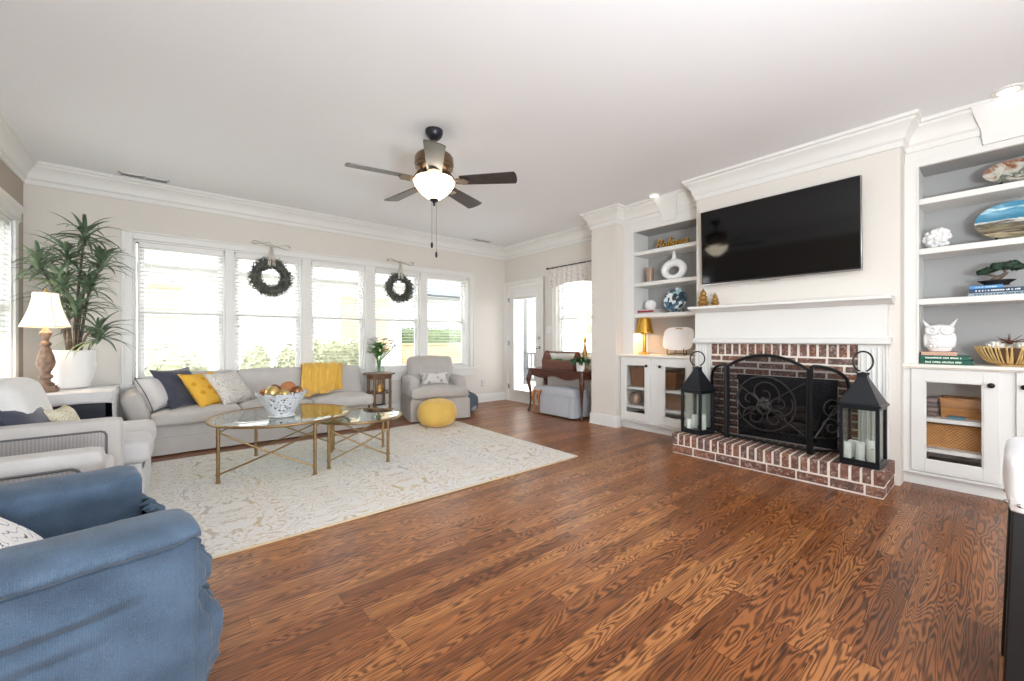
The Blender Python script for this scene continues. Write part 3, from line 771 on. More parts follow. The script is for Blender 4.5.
# lanterns with candles
def lantern(label, loc, rz, s, handle_tilt):
    l = thing('lantern', label, 'lantern', loc, rz, 'black lanterns on the hearth')
    a, H = .112 * s, .43 * s
    b = MB(); b.box(-a, a, -a, a, .0, .022); b.box(-a + .012, a - .012, -a + .012, a - .012, .022, .032); obj('base', b, 'lantern', l, bev=.003)
    b = MB(); p = .011
    for x in (-a + p, a - p):
        for y in (-a + p, a - p): b.box(x - p, x + p, y - p, y + p, .02, H)
    for z0, z1 in ((.022, .045), (H - .025, H)):
        for sg in (-1, 1): b.box(-a, a, sg * (a - p) - p, sg * (a - p) + p, z0, z1); b.box(sg * (a - p) - p, sg * (a - p) + p, -a, a, z0, z1)
    obj('frame', b, 'lantern', l, bev=.002)
    for ax, sg in ((0, -1), (0, 1), (1, -1), (1, 1)):
        b = MB(); q = sg * (a - p)
        b.box(*( (q - .0015, q + .0015, -a + .02, a - .02) if ax == 0 else (-a + .02, a - .02, q - .0015, q + .0015)), .045, H - .025); obj('pane', b, 'lanternglass', l)
    e = a + .012; t = .028; RH = .19 * s
    b = MB(); b.rings([[Vector((sx * w, sy * w, z)) for sx, sy in ((-1, -1), (1, -1), (1, 1), (-1, 1))] for w, z in ((e, H), (e, H + .012), (e - .01, H + .016), (t + .004, H + RH), (t, H + RH + .012), (t, H + RH + .03), (.006, H + RH + .05))]); obj('roof', b, 'lantern', l, smooth=20)
    ca, sa = cos(R(handle_tilt)), sin(R(handle_tilt)); zc = H + RH + .055; r = .074 * s
    pts = [(r * 1.05 * cos(R(-60 + 300 * i / 20)) * ca, r * 1.05 * cos(R(-60 + 300 * i / 20)) * sa, zc + r * .8 + r * 1.05 * sin(R(-60 + 300 * i / 20))) for i in range(21)]
    pts = [(r * .95 * sin(R(200 + 320 * i / 22)) * ca, r * .95 * sin(R(200 + 320 * i / 22)) * sa, zc + r * .95 + r * cos(R(200 + 320 * i / 22))) for i in range(23)]
    b = MB(); b.tube(pts, .0065, 8); b.box(-.04, .04, -.008, .008, H + RH + .03, H + RH + .045, T(rz=handle_tilt)); obj('handle', b, 'lantern', l)
    return l
lantern('smaller black lantern beside the low glass cabinet doors', (3.935, 1.885, HZ), -10, .96, -35)
lantern('larger black lantern nearest the basket cabinet', (3.87, .635, HZ), -3, 1.0, -40)
M['wax'] = mat('candle_wax', (240, 240, 236), .5)
def candle(x, y, h, r, label):
    c = thing('candle', label, 'candle', (x, y, HZ + .033), 0, 'white pillar candles in the lanterns')
    b = MB(); b.lathe([(r * .98, 0), (r, .004), (r, h - .005), (r * .9, h), (r * .7, h - .006), (0, h - .008)], 18); obj('wax', b, 'wax', c)
    b = MB(); b.cyl((0, 0, h - .008), (.001, 0, h + .006), .0015, n=5); obj('wick', b, 'black', c)
for x, y, h, r, lb in ((3.87, 1.93, .10, .028, 'short white candle in the smaller lantern'), (3.93, 1.83, .15, .028, 'tall white candle in the smaller lantern'), (3.97, 1.93, .13, .027, 'white candle at the back of the smaller lantern'),
                      (3.82, .72, .12, .028, 'white candle in the larger lantern nearest the fire screen'), (3.83, .645, .13, .027, 'white candle in the middle of the larger lantern'), (3.83, .58, .09, .027, 'shortest white candle at the front of the larger lantern'), (3.90, .60, .14, .027, 'tallest white candle in the larger lantern'), (3.91, .70, .12, .027, 'white candle at the back of the larger lantern')):
    candle(x, y, h, r, lb)
# brass tree ornaments on the mantel
M['oldgold'] = mat('old_gold_leaf', (176, 140, 84), .4, .8, var=.35, vs=60, bump=.4, bs=90)
for x, y, h, r, lb in ((4.085, 1.90, .175, .052, 'larger gold tiered figurine on the mantel'), (4.085, 1.782, .125, .036, 'smaller gold tiered figurine on the mantel')):
    g = thing('tiered_figurine', lb, 'figurine', (x, y, 1.422), 0, 'gold figurines on the mantel')
    b = MB(); pr = [(r * .8, 0), (r * .85, h * .08), (r * .6, h * .14)]
    for z0, w in ((.16, .95), (.42, .74), (.66, .55)):
        pr += [(r * w * .8, h * z0), (r * w, h * (z0 + .07)), (r * w * .97, h * (z0 + .13)), (r * w * .72, h * (z0 + .2)), (r * w * .55, h * (z0 + .235))]
    pr += [(r * .2, h * .94), (0, h)]
    b.lathe(pr, 20, fn=lambda a, z: 1 + .13 * abs(sin(a * 3 + z * 60))); obj('body', b, 'oldgold', g)
    b = MB(); b.ball((0, 0, h), r * .16, 10, 8); obj('finial', b, 'oldgold', g)

# ---------------------------------------------------------------- bookcases and base cabinets
def bookcase(label, xf, xb, y0, y1, st0, st1, ztop, tops, loc):
    k = thing('bookcase', label, 'bookcase', loc)
    b = MB(); b.box(xf - .002, xf + .03, y0, y0 + st0, .912, ztop + .06); b.box(xf - .002, xf + .03, y1 - st1, y1, .912, ztop + .06); b.box(xf - .002, xf + .03, y0 + st0, y1 - st1, ztop, ztop + .06)
    b.box(xf - .006, xf - .002, y0 + st0 - .012, y0 + st0, .912, ztop); b.box(xf - .006, xf - .002, y1 - st1, y1 - st1 + .012, .912, ztop)
    obj('face_frame', b, 'cab', k, W=True, bev=.002)
    b = MB(); b.box(xf + .03, xb, y0 + st0 - .02, y0 + st0, .912, ztop + .03); obj('side_panel', b, 'cab', k, W=True)
    b = MB(); b.box(xf + .03, xb, y1 - st1, y1 - st1 + .02, .912, ztop + .03); obj('side_panel', b, 'cab', k, W=True)
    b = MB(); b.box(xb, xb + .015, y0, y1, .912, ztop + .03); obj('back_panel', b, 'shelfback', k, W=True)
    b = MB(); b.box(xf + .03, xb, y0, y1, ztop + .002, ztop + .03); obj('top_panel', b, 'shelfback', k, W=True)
    for t in tops:
        b = MB(); b.box(xf + .004, xb, y0 + st0, y1 - st1, t - .045, t); obj('shelf', b, 'cab', k, W=True, bev=.004)
TL, TR_ = (2.168, 1.788, 1.406), (2.168, 1.788, 1.406)
bookcase('white built-in bookcase with the gold word sign, beyond the television', XLB, 4.70, YC1, YK0 - .002, .06, .156, 2.415, TL, (XLB, 2.5, .912))
bookcase('white built-in bookcase with the blue glass plate and the owl', XRB, 4.70, -1.14, YC0, .07, .08, 2.415, TR_, (XRB, -.3, .912))
M['cabin'] = mat('cabinet_interior', (196, 190, 184), .6)
def cabinet(label, xf, xb, y0, y1, doors, loc, kx):
    """doors: (y0,y1,knob_y)"""
    k = thing('base_cabinet', label, 'cabinet', loc); xi = xf + .02; b = MB(); c = y0
    for d in sorted(doors):
        g0, g1 = d[0] + .055, d[1] - .055
        b.box(xi, xi + .02, c, g0, .105, .88); b.box(xi, xi + .02, g0, g1, .105, .19); b.box(xi, xi + .02, g0, g1, .80, .88); c = g1
    b.box(xi, xi + .02, c, y1, .105, .88); b.box(xi + .02, xb, y0, y0 + .02, .105, .88); b.box(xi + .02, xb, y1 - .02, y1, .105, .88); b.box(xi + .02, xb, y0, y1, .105, .125)
    b.box(xi - .022, xi + .02, y0, y1, .088, .105)
    obj('body', b, 'cab', k, W=True, bev=.002)
    b = MB(); b.box(xb - .012, xb, y0, y1, .105, .88); obj('back_panel', b, 'cabin', k, W=True)
    b = MB(); b.box(kx, kx + .018, y0, y1, 0, .088); obj('kickboard', b, 'cab', k, W=True)
    for z in (.51, .283):
        b = MB(); b.box(xi + .03, xb - .012, y0 + .02, y1 - .02, z - .03, z); obj('shelf', b, 'cab', k, W=True, bev=.003)
    for d0, d1, ky in doors:
        g0, g1 = d0 + .072, d1 - .072; b = MB()
        b.box(xf, xi, d0, g0, .113, .875); b.box(xf, xi, g1, d1, .113, .875); b.box(xf, xi, g0, g1, .113, .20); b.box(xf, xi, g0, g1, .788, .875)
        for q in ((g0, g0 + .008, .2, .788), (g1 - .008, g1, .2, .788), (g0, g1, .2, .208), (g0, g1, .78, .788)): b.box(xf + .006, xi, *q)
        dr = obj('door', b, 'cab', k, W=True, bev=.002)
        b = MB(); b.box(xf + .009, xf + .012, g0, g1, .2, .788); obj('pane', b, 'cabglass', dr, W=True)
        b = MB(); b.lathe([(.007, 0), (.007, .012), (.016, .018), (.018, .026), (.012, .031), (0, .032)], 16, mx=T(xf, ky, .782, ry=-90)); obj('knob', b, 'black', dr, W=True)
CABL = [(2.624, 3.03, 2.662), (2.12, 2.52, 2.487)]
cabinet('white base cabinet with two glass doors, beyond the smaller lantern', 4.305, 4.72, YC1, YK0 - .002, CABL, (XLB, 2.5, 0), 4.352)
cabinet('white base cabinet with wicker baskets behind a glass door, next to the larger lantern', 4.305, 4.72, -1.14, YC0, [(-.003, .426, .033), (-.53, -.075, -.11)], (XRB, -.3, 0), 4.352)
def counter(label, x0, x1, y0, y1):
    b = MB(); b.prism([(x1, .88), (x0 + .012, .88), (x0 + .008, .888), (x0, .893), (x0, .908), (x0 + .004, .912), (x1, .912)], 1, y0, y1); o = obj('countertop', b, 'counter', bev=.002); tag(o, label, 'countertop')
counter('cream countertop under the brass table lamp and white platter', 4.28, 4.70, YC1, YK0 - .002)
counter('white countertop under the white owl and green books', 4.28, 4.70, -1.14, YC0)

# ================================================================ SEATING
M['sofa'] = fabric('grey_linen', (194, 191, 188), .07)
M['arm_rib'] = fabric('grey_rib', (176, 173, 172), .07, rib=(0, 70, .35), bump=.5)
M['lightgrey'] = fabric('light_grey_fabric', (204, 203, 204), .06)
M['blue'] = fabric('blue_corduroy', (78, 96, 116), .42, rib=(0, 210, .16), bump=.3, sheen=.2)
M['navy'] = fabric('navy_velvet', (72, 74, 88), .2, sheen=.6)
M['yellow'] = fabric('yellow_fabric', (226, 182, 88), .1)
M['pouf'] = fabric('yellow_knit', (220, 182, 98), .1, weave=110, bump=.9)
M['chairgrey'] = fabric('grey_slipcover', (186, 181, 177), .06)
M['ottgrey'] = fabric('blue_grey_slipcover', (186, 190, 198), .06)
M['tablecloth'] = fabric('table_linen', (206, 206, 208), .06)
def motif(name, base, ink, sc, th=.5, kind='noise'):
    t = NT(name); co = t.coord()
    if kind == 'noise': f = t.math('ABSOLUTE', t.math('SINE', t.math('MULTIPLY', t.noise(co, sc, 2, .5, .8), 26)))
    else: f = t.voro(co, sc)
    c = t.ramp(f, [(th - .12, rgb(*ink)), (th + .08, rgb(*base))]); t.p(Roughness=.9, **{'Base Color': c, 'Specular IOR Level': .2}); t.bump(t.noise(co, 380, 1), .25, .002); return t.m
M['print_grey'] = motif('grey_branch_print', (222, 218, 212), (168, 166, 164), 9, .28)
M['print_yellow'] = motif('yellow_floral', (230, 182, 74), (206, 146, 40), 12, .34, 'voro')
M['print_lumbar'] = motif('grey_medallion_print', (214, 210, 206), (150, 150, 152), 13, .3, 'voro')
M['print_small'] = motif('yellow_grey_print', (226, 222, 206), (190, 170, 90), 16, .3)
M['print_wave'] = motif('black_swash_print', (240, 238, 238), (52, 54, 66), 7, .1)
M['print_valance'] = motif('grey_floral_valance', (226, 220, 214), (176, 170, 168), 10, .25)
M['print_bag'] = motif('navy_medallion_print', (96, 102, 114), (186, 192, 198), 6, .3, 'voro')
M['welt'] = mat('dark_welt', (108, 106, 108), .9)

def skirt(mb, x0, x1, y0, y1, z0, z1, flare=.015, wav=.006, n=120, seed=0):
    """hanging cloth skirt round a rectangle"""
    per = 2 * ((x1 - x0) + (y1 - y0)); W_, D_ = x1 - x0, y1 - y0
    def pt(s_):
        s_ = (s_ % 1) * per
        if s_ < W_: return (x0 + s_, y0, 0, -1)
        s_ -= W_
        if s_ < D_: return (x1, y0 + s_, 1, 0)
        s_ -= D_
        if s_ < W_: return (x1 - s_, y1, 0, 1)
        return (x0, y1 - (s_ - W_), -1, 0)
    def f(u, v):
        x, y, nx, ny = pt(u); k = flare * (1 - v) + wav * (1 - v) * mnoise.noise((u * per * 5, seed, 0)) * 2
        return Vector((x + nx * k, y + ny * k, z0 + (z1 - z0) * v))
    mb.grid(f, n, 5, cu=True)
    return mb

# ---- long grey sofa along the windows
so = thing('sofa', 'long grey slipcovered sofa under the windows with a yellow throw', 'sofa', (.85, 5.36, 0))
b = MB(); b.box(-.14, 1.88, 5.055, 5.70, .05, .30); skirt(b, -.16, 1.90, 5.035, 5.70, .012, .175, .012, .006, 200); skirt(b, -.14, 1.88, 5.062, 5.70, .17, .31, .002, .001, 200); b.tube([(-.158, 5.033, .177), (1.898, 5.033, .177)], .007, 6); obj('base', b, 'sofa', so, W=True, smooth=60)
for i, (p, q) in enumerate(((-.15, .548), (.552, 1.238), (1.242, 1.94))):
    b = MB(); b.rbox(((q - p) / 2, .30, .065), .035, ((p + q) / 2, 5.285, .345), 10, (0, .012, .022), amp=.006, fr=4, seed=i); obj('seat_cushion', b, 'sofa', so, W=True, smooth=180)
for i, (p, q) in enumerate(((-.12, .56), (.56, 1.25), (1.25, 1.96))):
    b = MB(); b.rbox(((q - p) / 2, .09, .20), .05, (0, 0, 0), 10, (0, .03, .012), T((p + q) / 2, 5.56, .545, rx=-14), amp=.008, fr=4, seed=i + 5); obj('back_cushion', b, 'sofa', so, W=True, smooth=180)
b = MB(); b.box(-.15, 1.9, 5.62, 5.705, .05, .60); obj('back_frame', b, 'sofa', so, W=True, bev=.02)
b = MB(); b.rbox((.075, .30, .22), .05, (0, 0, 0), 10, (.02, 0, .01), T(-.235, 5.36, .39, ry=-17), amp=.006, fr=4, seed=2); b.box(-.30, -.16, 5.06, 5.68, .03, .36); obj('arm', b, 'sofa', so, W=True, smooth=60)
def cushion(name, label, m, w, h, t, loc, lean, yaw, seed=0, roll=0, group=None, cat='pillow', welt=None):
    b = MB(); b.pillow(w, h, t, T(*loc, rz=yaw) @ T(rx=-lean) @ T(ry=roll), seed=seed)
    c = thing(name, label, cat, loc, 0, group); obj('cover', b, m, c, W=True, smooth=180)
    e = MB(); mx = T(*loc, rz=yaw) @ T(rx=-lean) @ T(ry=roll); pts = []
    for k in range(64):
        s_ = k / 16; i = int(s_); f = (s_ - i) * 2 - 1
        a, bb = ((f, -1), (1, f), (-f, 1), (-1, -f))[i]; pts.append(mx @ Vector((a * w / 2 * (1 - .12 * (1 - bb * bb)), 0, bb * h / 2 * (1 - .12 * (1 - a * a)))))
    e.tube(pts, .005, 5, closed=True); obj('piping', e, welt or m, c, W=True)
    return c
cushion('throw_pillow', 'pale grey pillow with a centre seam leaning on the arm of the window sofa', 'lightgrey', .34, .36, .19, (-.095, 5.26, .575), 28, 52, 1, welt='welt')
cushion('throw_pillow', 'dark charcoal-navy pillow on the window sofa beside the yellow one', 'navy', .42, .45, .14, (.065, 5.31, .605), 30, 44, 2)
cushion('throw_pillow', 'mustard yellow floral pillow on the window sofa', 'print_yellow', .42, .43, .14, (.285, 5.32, .575), 37, 46, 3, welt='yellow')
cushion('throw_pillow', 'white and grey branch-print pillow on the window sofa', 'print_grey', .42, .42, .14, (.49, 5.35, .572), 38, 43, 4)
# yellow throw over the sofa back
b = MB(); rr = random.Random(4)
def throw(u, v):
    # v: 0 behind the back .. 1 on the seat front
    prof = [(5.70, .60), (5.705, .72), (5.66, .765), (5.56, .775), (5.47, .73), (5.42, .62), (5.37, .50), (5.33, .45), (5.22, .437), (5.06, .435)]
    L_ = .74 + .27 * (1 - u) ** .8 + .035 * sin(u * 13 + .5); s_ = v * L_ * (len(prof) - 1); i = min(int(s_), len(prof) - 2); f = s_ - i
    y = prof[i][0] * (1 - f) + prof[i + 1][0] * f; z = prof[i][1] * (1 - f) + prof[i + 1][1] * f
    fold = (sin(u * 27 + v * 5 + 2 * mnoise.noise((u * 3, v * 4, 5))) * .6 + sin(u * 49 - v * 4) * .3 + mnoise.noise((u * 6, v * 6, 1)) * 1.2) * .021
    x = 1.27 + .46 * u - .12 * v * (1 - u) + .06 * u * v * 0 - .13 * max(0, v - .35) * u
    return Vector((x + fold * .5, y - .014 - abs(fold) * .9, z + .012 + abs(fold) * .8))
b.grid(throw, 60, 44)
tag(obj('throw_blanket', b, 'yellow', smooth=180, solid=.006), 'crumpled mustard yellow throw over the back of the window sofa', 'throw blanket')

# ---- light grey loveseat along the left wall, seat only without a far arm
M['paleback'] = fabric('pale_fabric', (226, 226, 225), .05)
lv = thing('loveseat', 'light grey loveseat with a tall pale back cushion between armchair and corner table', 'loveseat', (-.55, 4.07, 0))
b = MB(); skirt(b, -.99, -.14, 3.57, 4.58, .012, .26, .012, .005, 160); b.box(-.99, -.15, 3.58, 4.57, .05, .29); obj('base', b, 'lightgrey', lv, W=True, smooth=60)
for i, (p, q) in enumerate(((3.57, 4.02), (4.03, 4.58))):
    b = MB(); b.rbox((.39, (q - p) / 2, .075), .045, (-.50, (p + q) / 2, .36), 10, (.015, 0, .02), amp=.006, fr=4, seed=i); obj('seat_cushion', b, 'lightgrey', lv, W=True, smooth=180)
b = MB(); b.box(-1.0, -.86, 3.57, 4.56, .05, .70); obj('back_frame', b, 'lightgrey', lv, W=True, bev=.04, seg=4)
b = MB(); b.rbox((.095, .34, .235), .07, (0, 0, 0), 10, (.035, 0, .03), T(-.735, 3.93, .60, ry=-14), amp=.012, fr=4, seed=3); obj('back_cushion', b, 'paleback', lv, W=True, smooth=180)
cushion('throw_pillow', 'navy pillow on the light grey loveseat behind the grey armchair', 'navy', .40, .36, .13, (-.64, 3.72, .545), 26, 80, 6)
cushion('throw_pillow', 'small yellow and grey print pillow on the loveseat beside the navy pillow', 'print_small', .28, .26, .11, (-.53, 3.90, .535), 22, 80, 7)

# ---- grey armchair with ribbed arm panels
ac = thing('armchair', 'grey armchair with ribbed arm panels and pale rolled edges behind the blue chair', 'armchair', (-.60, 3.0, 0))
b = MB(); b.box(-.99, -.27, 2.56, 3.46, .05, .30); obj('base', b, 'sofa', ac, W=True, bev=.02)
b = MB(); b.rbox((.34, .365, .07), .04, (-.60, 3.005, .37), 8, (.01, 0, .015)); obj('seat_cushion', b, 'lightgrey', ac, W=True, smooth=180)
b = MB(); b.rbox((.09, .36, .26), .06, (0, 0, 0), 8, (.03, 0, .01), T(-.90, 3.005, .66, ry=-8)); obj('backrest', b, 'lightgrey', ac, W=True, smooth=180)
for y0 in (2.475, 3.385):
    b = MB(); b.rbox((.38, .07, .30), .024, (-.61, y0 + .07, .32), 10, (0, 0, .004), amp=.003, fr=5, seed=int(y0)); a = obj('arm', b, 'sofa', ac, W=True, smooth=180)
    for sg in (-1, 1):
        yf = y0 + .07 + sg * .069
        b = MB(); b.rbox((.36, .004, .275), .004, (-.655, yf, .285), 6); obj('side_panel', b, 'arm_rib', a, W=True, smooth=60)
        c = [(-.985, .558)] + [(-.325 + .03 * cos(t * pi / 12), .528 + .03 * sin(t * pi / 12)) for t in range(6, -1, -1)] + [(-.295, .06)]
        b = MB(); b.tube([(x, yf + sg * .003, z) for x, z in c], .006, 6); obj('welt', b, 'welt', a, W=True)

# ---- blue recliner in the foreground
bc = thing('recliner', 'blue corduroy recliner with rolled arms and a ruffled front, nearest the camera', 'armchair', (-.485, 1.75, 0), 12.5)
def roll_arm(sg):
    b = MB(); N = 34; pr = []
    # cross-section (outward, z): outer panel with an overhanging padded top
    sec = [(.085, .03), (.086, .09)] + [(.09, .12 + .0063 * k) for k in range(62)] + [(.092, .515)] + [(.010 + .115 * cos(R(t)), .562 + .052 * sin(R(t))) for t in range(-50, 181, 15)] + [(-.10, .54), (-.09, .48), (-.075, .40), (-.07, .20), (-.07, .03)]
    for i in range(N + 1):
        t = i / N; x = -.39 + .84 * t; e = max(0, (t - .92) / .08); ring = []
        for o, z in sec:
            roll = z > .505; oo, zz = o, z
            if roll: zz = .575 + (z - .575) * (.72 - .2 * e * e) + .02 * (1 - t); oo = .014 + (o - .01) * (1.06 - .12 * e * e)
            n1 = mnoise.noise((x * 6, o * 9, z * 6 + sg)) * .006
            n2 = (mnoise.noise((x * 24, o * 20, 3)) * .005 + mnoise.noise((x * 60, o * 14, 7)) * .002) if roll else 0
            fold = 0
            if sg < 0 and o > .06 and z < .5:
                e1 = min(1, 7 * max(0, .90 - t)); e2 = min(1, 6 * max(0, .84 - t)); e3 = min(1, 6 * max(0, .76 - t))
                G = lambda c, w: math.exp(-((z - c) / w) ** 2)
                fold = .020 * G(.447, .017) * e1 - .008 * G(.415, .010) * e1 + .010 * G(.392 - .02 * (1 - t), .016) * e2 - .008 * G(.362 - .03 * (1 - t), .010) * e2 + .012 * G(.33 + .06 * (t - .75), .02) * e3 - .009 * G(.295 + .14 * (t - .75), .012) * e3 + .010 * G(.24 + .14 * (t - .75), .022) * e3
            ring.append(Vector((x, sg * (.33 + oo + n1 * .6 + n2 + fold), zz + (n1 + n2 if roll else 0))))
        pr.append(ring)
    last = pr[N]
    for s_, dx in ((.97, .008), (.90, .014)): pr.append([Vector((p.x + dx, sg * .335 + (p.y - sg * .335) * s_, .31 + (p.z - .31) * (1 - (1 - s_) * .35))) for p in last])
    b.rings(pr); return b
for sg in (-1, 1): obj('arm', roll_arm(sg), 'blue', bc, smooth=60)
b = MB(); b.rbox((.40, .255, .08), .05, (.0, 0, .36), 10, (.02, 0, .035), amp=.008, fr=5); obj('seat_cushion', b, 'blue', bc, smooth=180)
b = MB(); b.box(-.39, .42, -.26, .26, .04, .28); obj('base', b, 'blue', bc, bev=.02)
b = MB(); b.rbox((.10, .30, .33), .09, (0, 0, 0), 10, (.05, 0, .02), T(-.33, 0, .70, ry=-14), amp=.012, fr=5); obj('backrest', b, 'blue', bc, smooth=180)
b = MB()
def ruff(u, v):
    # gathered front panel: two puffs with a cinch between them
    y = -.405 + .81 * u; z = .03 + .46 * v
    lobe = sin(pi * min(1, (v - .735) / .27 * .93)) ** .6 * .85 if v > .735 else max(0, sin(pi * min(1, (.735 - v) / .66))) ** .6; edge = max(0, 1 - abs(2 * u - 1) ** 14); top = max(0, 1 - v ** 10)
    fan = sin(y * 120 + 6 * mnoise.noise((y * 5, z * 9, 0)))
    g = fan * .9 + mnoise.noise((y * 30, z * 14, 2)) * 1.0 + mnoise.noise((y * 14, z * 40, 5)) * .7
    x = .448 + (.020 + .066 * lobe) * edge ** .5 * (.3 + .7 * top) + .015 * g * edge
    return Vector((x, y, z + .004 * g))
b.grid(ruff, 150, 90); obj('ruffled_front', b, 'blue', bc, smooth=180)
cushion('throw_pillow', 'white pillow with black curled strokes in the blue recliner', 'print_wave', .42, .38, .15, (-.40, 1.735, .525), 42, 100, 8, welt='lightgrey')

# ---- grey slipcovered armchair by the window
gc = thing('armchair', 'grey slipcovered armchair with a skirt in front of the window, behind the yellow pouf', 'armchair', (2.883, 5.18, 0), -15)
b = MB(); skirt(b, -.40, .40, -.36, .36, .012, .285, .014, .003, 140); b.box(-.39, .39, -.35, .35, .05, .30)
for x in (-.40, .40):
    for sgn in (-1, 1): b.tube([(x + .004 * sgn + .006, -.372, .02), (x + .004 * sgn, -.362, .28)], .006, 5)
obj('skirted_base', b, 'chairgrey', gc, smooth=60)
b = MB(); b.rbox((.27, .30, .075), .04, (0, -.03, .37), 8, (0, .0, .02)); b.rbox((.395, .09, .072), .045, (0, -.30, .37), 8, (0, .012, .012)); obj('seat_cushion', b, 'chairgrey', gc, smooth=180)
for sg in (-1, 1):
    b = MB(); b.rbox((.075, .29, .14), .055, (sg * .335, .05, .43), 8, (.008, 0, .012)); obj('arm', b, 'chairgrey', gc, smooth=180)
b = MB(); b.rbox((.33, .095, .245), .06, (0, 0, 0), 12, (0, .03, .015), T(0, .25, .595, rx=-12), amp=.004, fr=6); obj('backrest', b, 'chairgrey', gc, smooth=180)
cp = Matrix.Translation(gc.location) @ Matrix.Rotation(R(-15), 4, 'Z') @ Vector((-.01, -.04, .535))
cushion('lumbar_pillow', 'small grey medallion-print lumbar pillow on the slipcovered armchair', 'print_lumbar', .40, .18, .11, tuple(cp), 20, -15, 9)
pf = thing('pouf', 'round yellow knitted pouf on the rug in front of the slipcovered armchair', 'pouf', (2.56, 4.53, .012))
b = MB(); b.lathe([(.0, 0), (.12, .002), (.19, .03), (.235, .085), (.248, .16), (.235, .235), (.19, .295), (.12, .325), (.04, .335), (0, .335)], 48, fn=lambda a, z: 1 + .008 * sin(a * 24)); obj('knit_cover', b, 'pouf', pf, smooth=180)
b = MB(); b.lathe([(0, .333), (.03, .335), (.028, .342), (0, .344)], 16); obj('center_button', b, 'pouf', pf, smooth=180)
bg = thing('magazine_bag', 'dark blue fabric floor bag with pale medallions beside the slipcovered armchair', 'bag', (3.46, 5.18, 0), -15)
b = MB(); b.rbox((.12, .17, .145), .10, (0, 0, .148), 10, (.02, .02, 0)); obj('body', b, 'print_bag', bg, smooth=180)
b = MB(); b.tube([(0, -.12 + .24 * t / 10, .27 + .05 * sin(pi * t / 10)) for t in range(11)], .01, 6); obj('handle', b, 'navy', bg)

# ---- rug
b = MB(); b.box(-.13, 2.90, 2.52, 4.78, 0, .012); rg = thing('area_rug', 'large cream rug with faded beige and grey pattern under the coffee tables', 'rug', (1.385, 3.65, 0)); obj('pile', b, 'rug', rg, W=True, bev=.004)
M['rugedge'] = mat('rug_binding', (206, 190, 160), .95)
b = MB(); b.tube([(-.13, 2.52, .006), (2.90, 2.52, .006), (2.90, 4.78, .006), (-.13, 4.78, .006)], .007, 6, closed=True); obj('binding', b, 'rugedge', rg, W=True)

# ---- nesting glass coffee tables
def coffee(label, c, r, zt, legs, loc_z=.012):
    t = thing('coffee_table', label, 'coffee table', (c[0], c[1], loc_z))
    n = 56; b = MB(); b.lathe([(0, zt - .006), (r - .012, zt - .006), (r - .012, zt), (0, zt)], n, (c[0], c[1], 0)); obj('glass_top', b, 'tableglass', t, W=True, smooth=30)
    b = MB(); b.tube([(c[0] + (r - .006) * cos(2 * pi * i / n), c[1] + (r - .006) * sin(2 * pi * i / n), zt - .006) for i in range(n)], .011, 8, closed=True); obj('rim', b, 'brass', t, W=True)
    for p in legs:
        b = MB(); b.cyl((*p, loc_z), (*p, zt - .008), .013, n=12); b.cyl((*p, loc_z), (*p, loc_z + .012), .017, n=12); b.cyl((*p, zt - .10), (*p, zt - .085), .016, n=12); b.cyl((*p, loc_z + .06), (*p, loc_z + .075), .016, n=12); obj('leg', b, 'brass', t, W=True)
    A, B_, C_, D_ = [Vector((*p, 0)) for p in legs]
    for p, q in ((A, B_), (C_, D_)):
        for z0, z1 in ((loc_z + .065, zt - .09), (zt - .06, loc_z + .065)):
            b = MB(); nrm = (q - p).cross(Vector((0, 0, 1))).normalized() * (.006 if z0 < z1 else -.006)
            b.tube([p.lerp(q, k / 10) + nrm + Vector((0, 0, z0 + (z1 - z0) * k / 10 - .012 * sin(pi * k / 10))) for k in range(11)], .007, 8); obj('cross_bar', b, 'brass', t, W=True)
    b = MB()
    for p, q in ((B_, D_), (A, C_)): b.tube([p + Vector((0, 0, zt - .06)), q + Vector((0, 0, zt - .06))], .006, 8)
    obj('top_rail', b, 'brass', t, W=True)
coffee('larger round glass coffee table with antique brass legs', (.743, 3.98), .54, .452, [(.268, 3.773), (.883, 3.522), (.603, 4.441), (1.218, 4.19)])
coffee('smaller and lower round glass coffee table, nested under the larger one', (1.325, 3.80), .385, .397, [(1.013, 3.608), (1.472, 3.475), (1.177, 4.12), (1.636, 3.986)])
# lattice bowl with ornaments
M['lattice'] = None
def lattice_mat():
    t = NT('white_lattice_bowl'); f = t.voro(t.coord(), 42, 'DISTANCE_TO_EDGE')
    tr = t.n('ShaderNodeBsdfTransparent'); mx = t.n('ShaderNodeMixShader'); t.set(mx.inputs[0], t.math('LESS_THAN', f, .14)); t.p(Roughness=.4, **{'Base Color': rgb(226, 230, 236)})
    t.t.links.new(tr.outputs[0], mx.inputs[1]); t.t.links.new(t.b.outputs[0], mx.inputs[2]); t.t.links.new(mx.outputs[0], t.out.inputs[0]); return t.m
M['lattice'] = lattice_mat()
BX, BY, BZ = .71, 3.86, .453
BS = .87
bw = thing('decorative_bowl', 'white openwork bowl with a ragged rim on the larger coffee table', 'bowl', (BX, BY, BZ))
b = MB(); N = 72; rs = []
for k, (r, z) in enumerate(((.0, .004), (.085, .004), (.10, .02), (.135, .07), (.17, .12), (.20, .165), (.222, .19))):
    rs.append([Vector((BS * r * cos(2 * pi * i / N), BS * r * sin(2 * pi * i / N), 1.08 * z + (.022 * mnoise.noise((cos(2 * pi * i / N) * 7, sin(2 * pi * i / N) * 7, 1)) * 1.6 if k == 6 else 0))) for i in range(N)])
b.rings(rs, cap0=False, cap1=False); obj('shell', b, 'lattice', bw, solid=.006, smooth=60)
b = MB(); b.lathe([(.0, 0), (.09, 0), (.10, .008), (.088, .012), (0, .01)], 32); obj('foot', b, 'whitecer', bw)
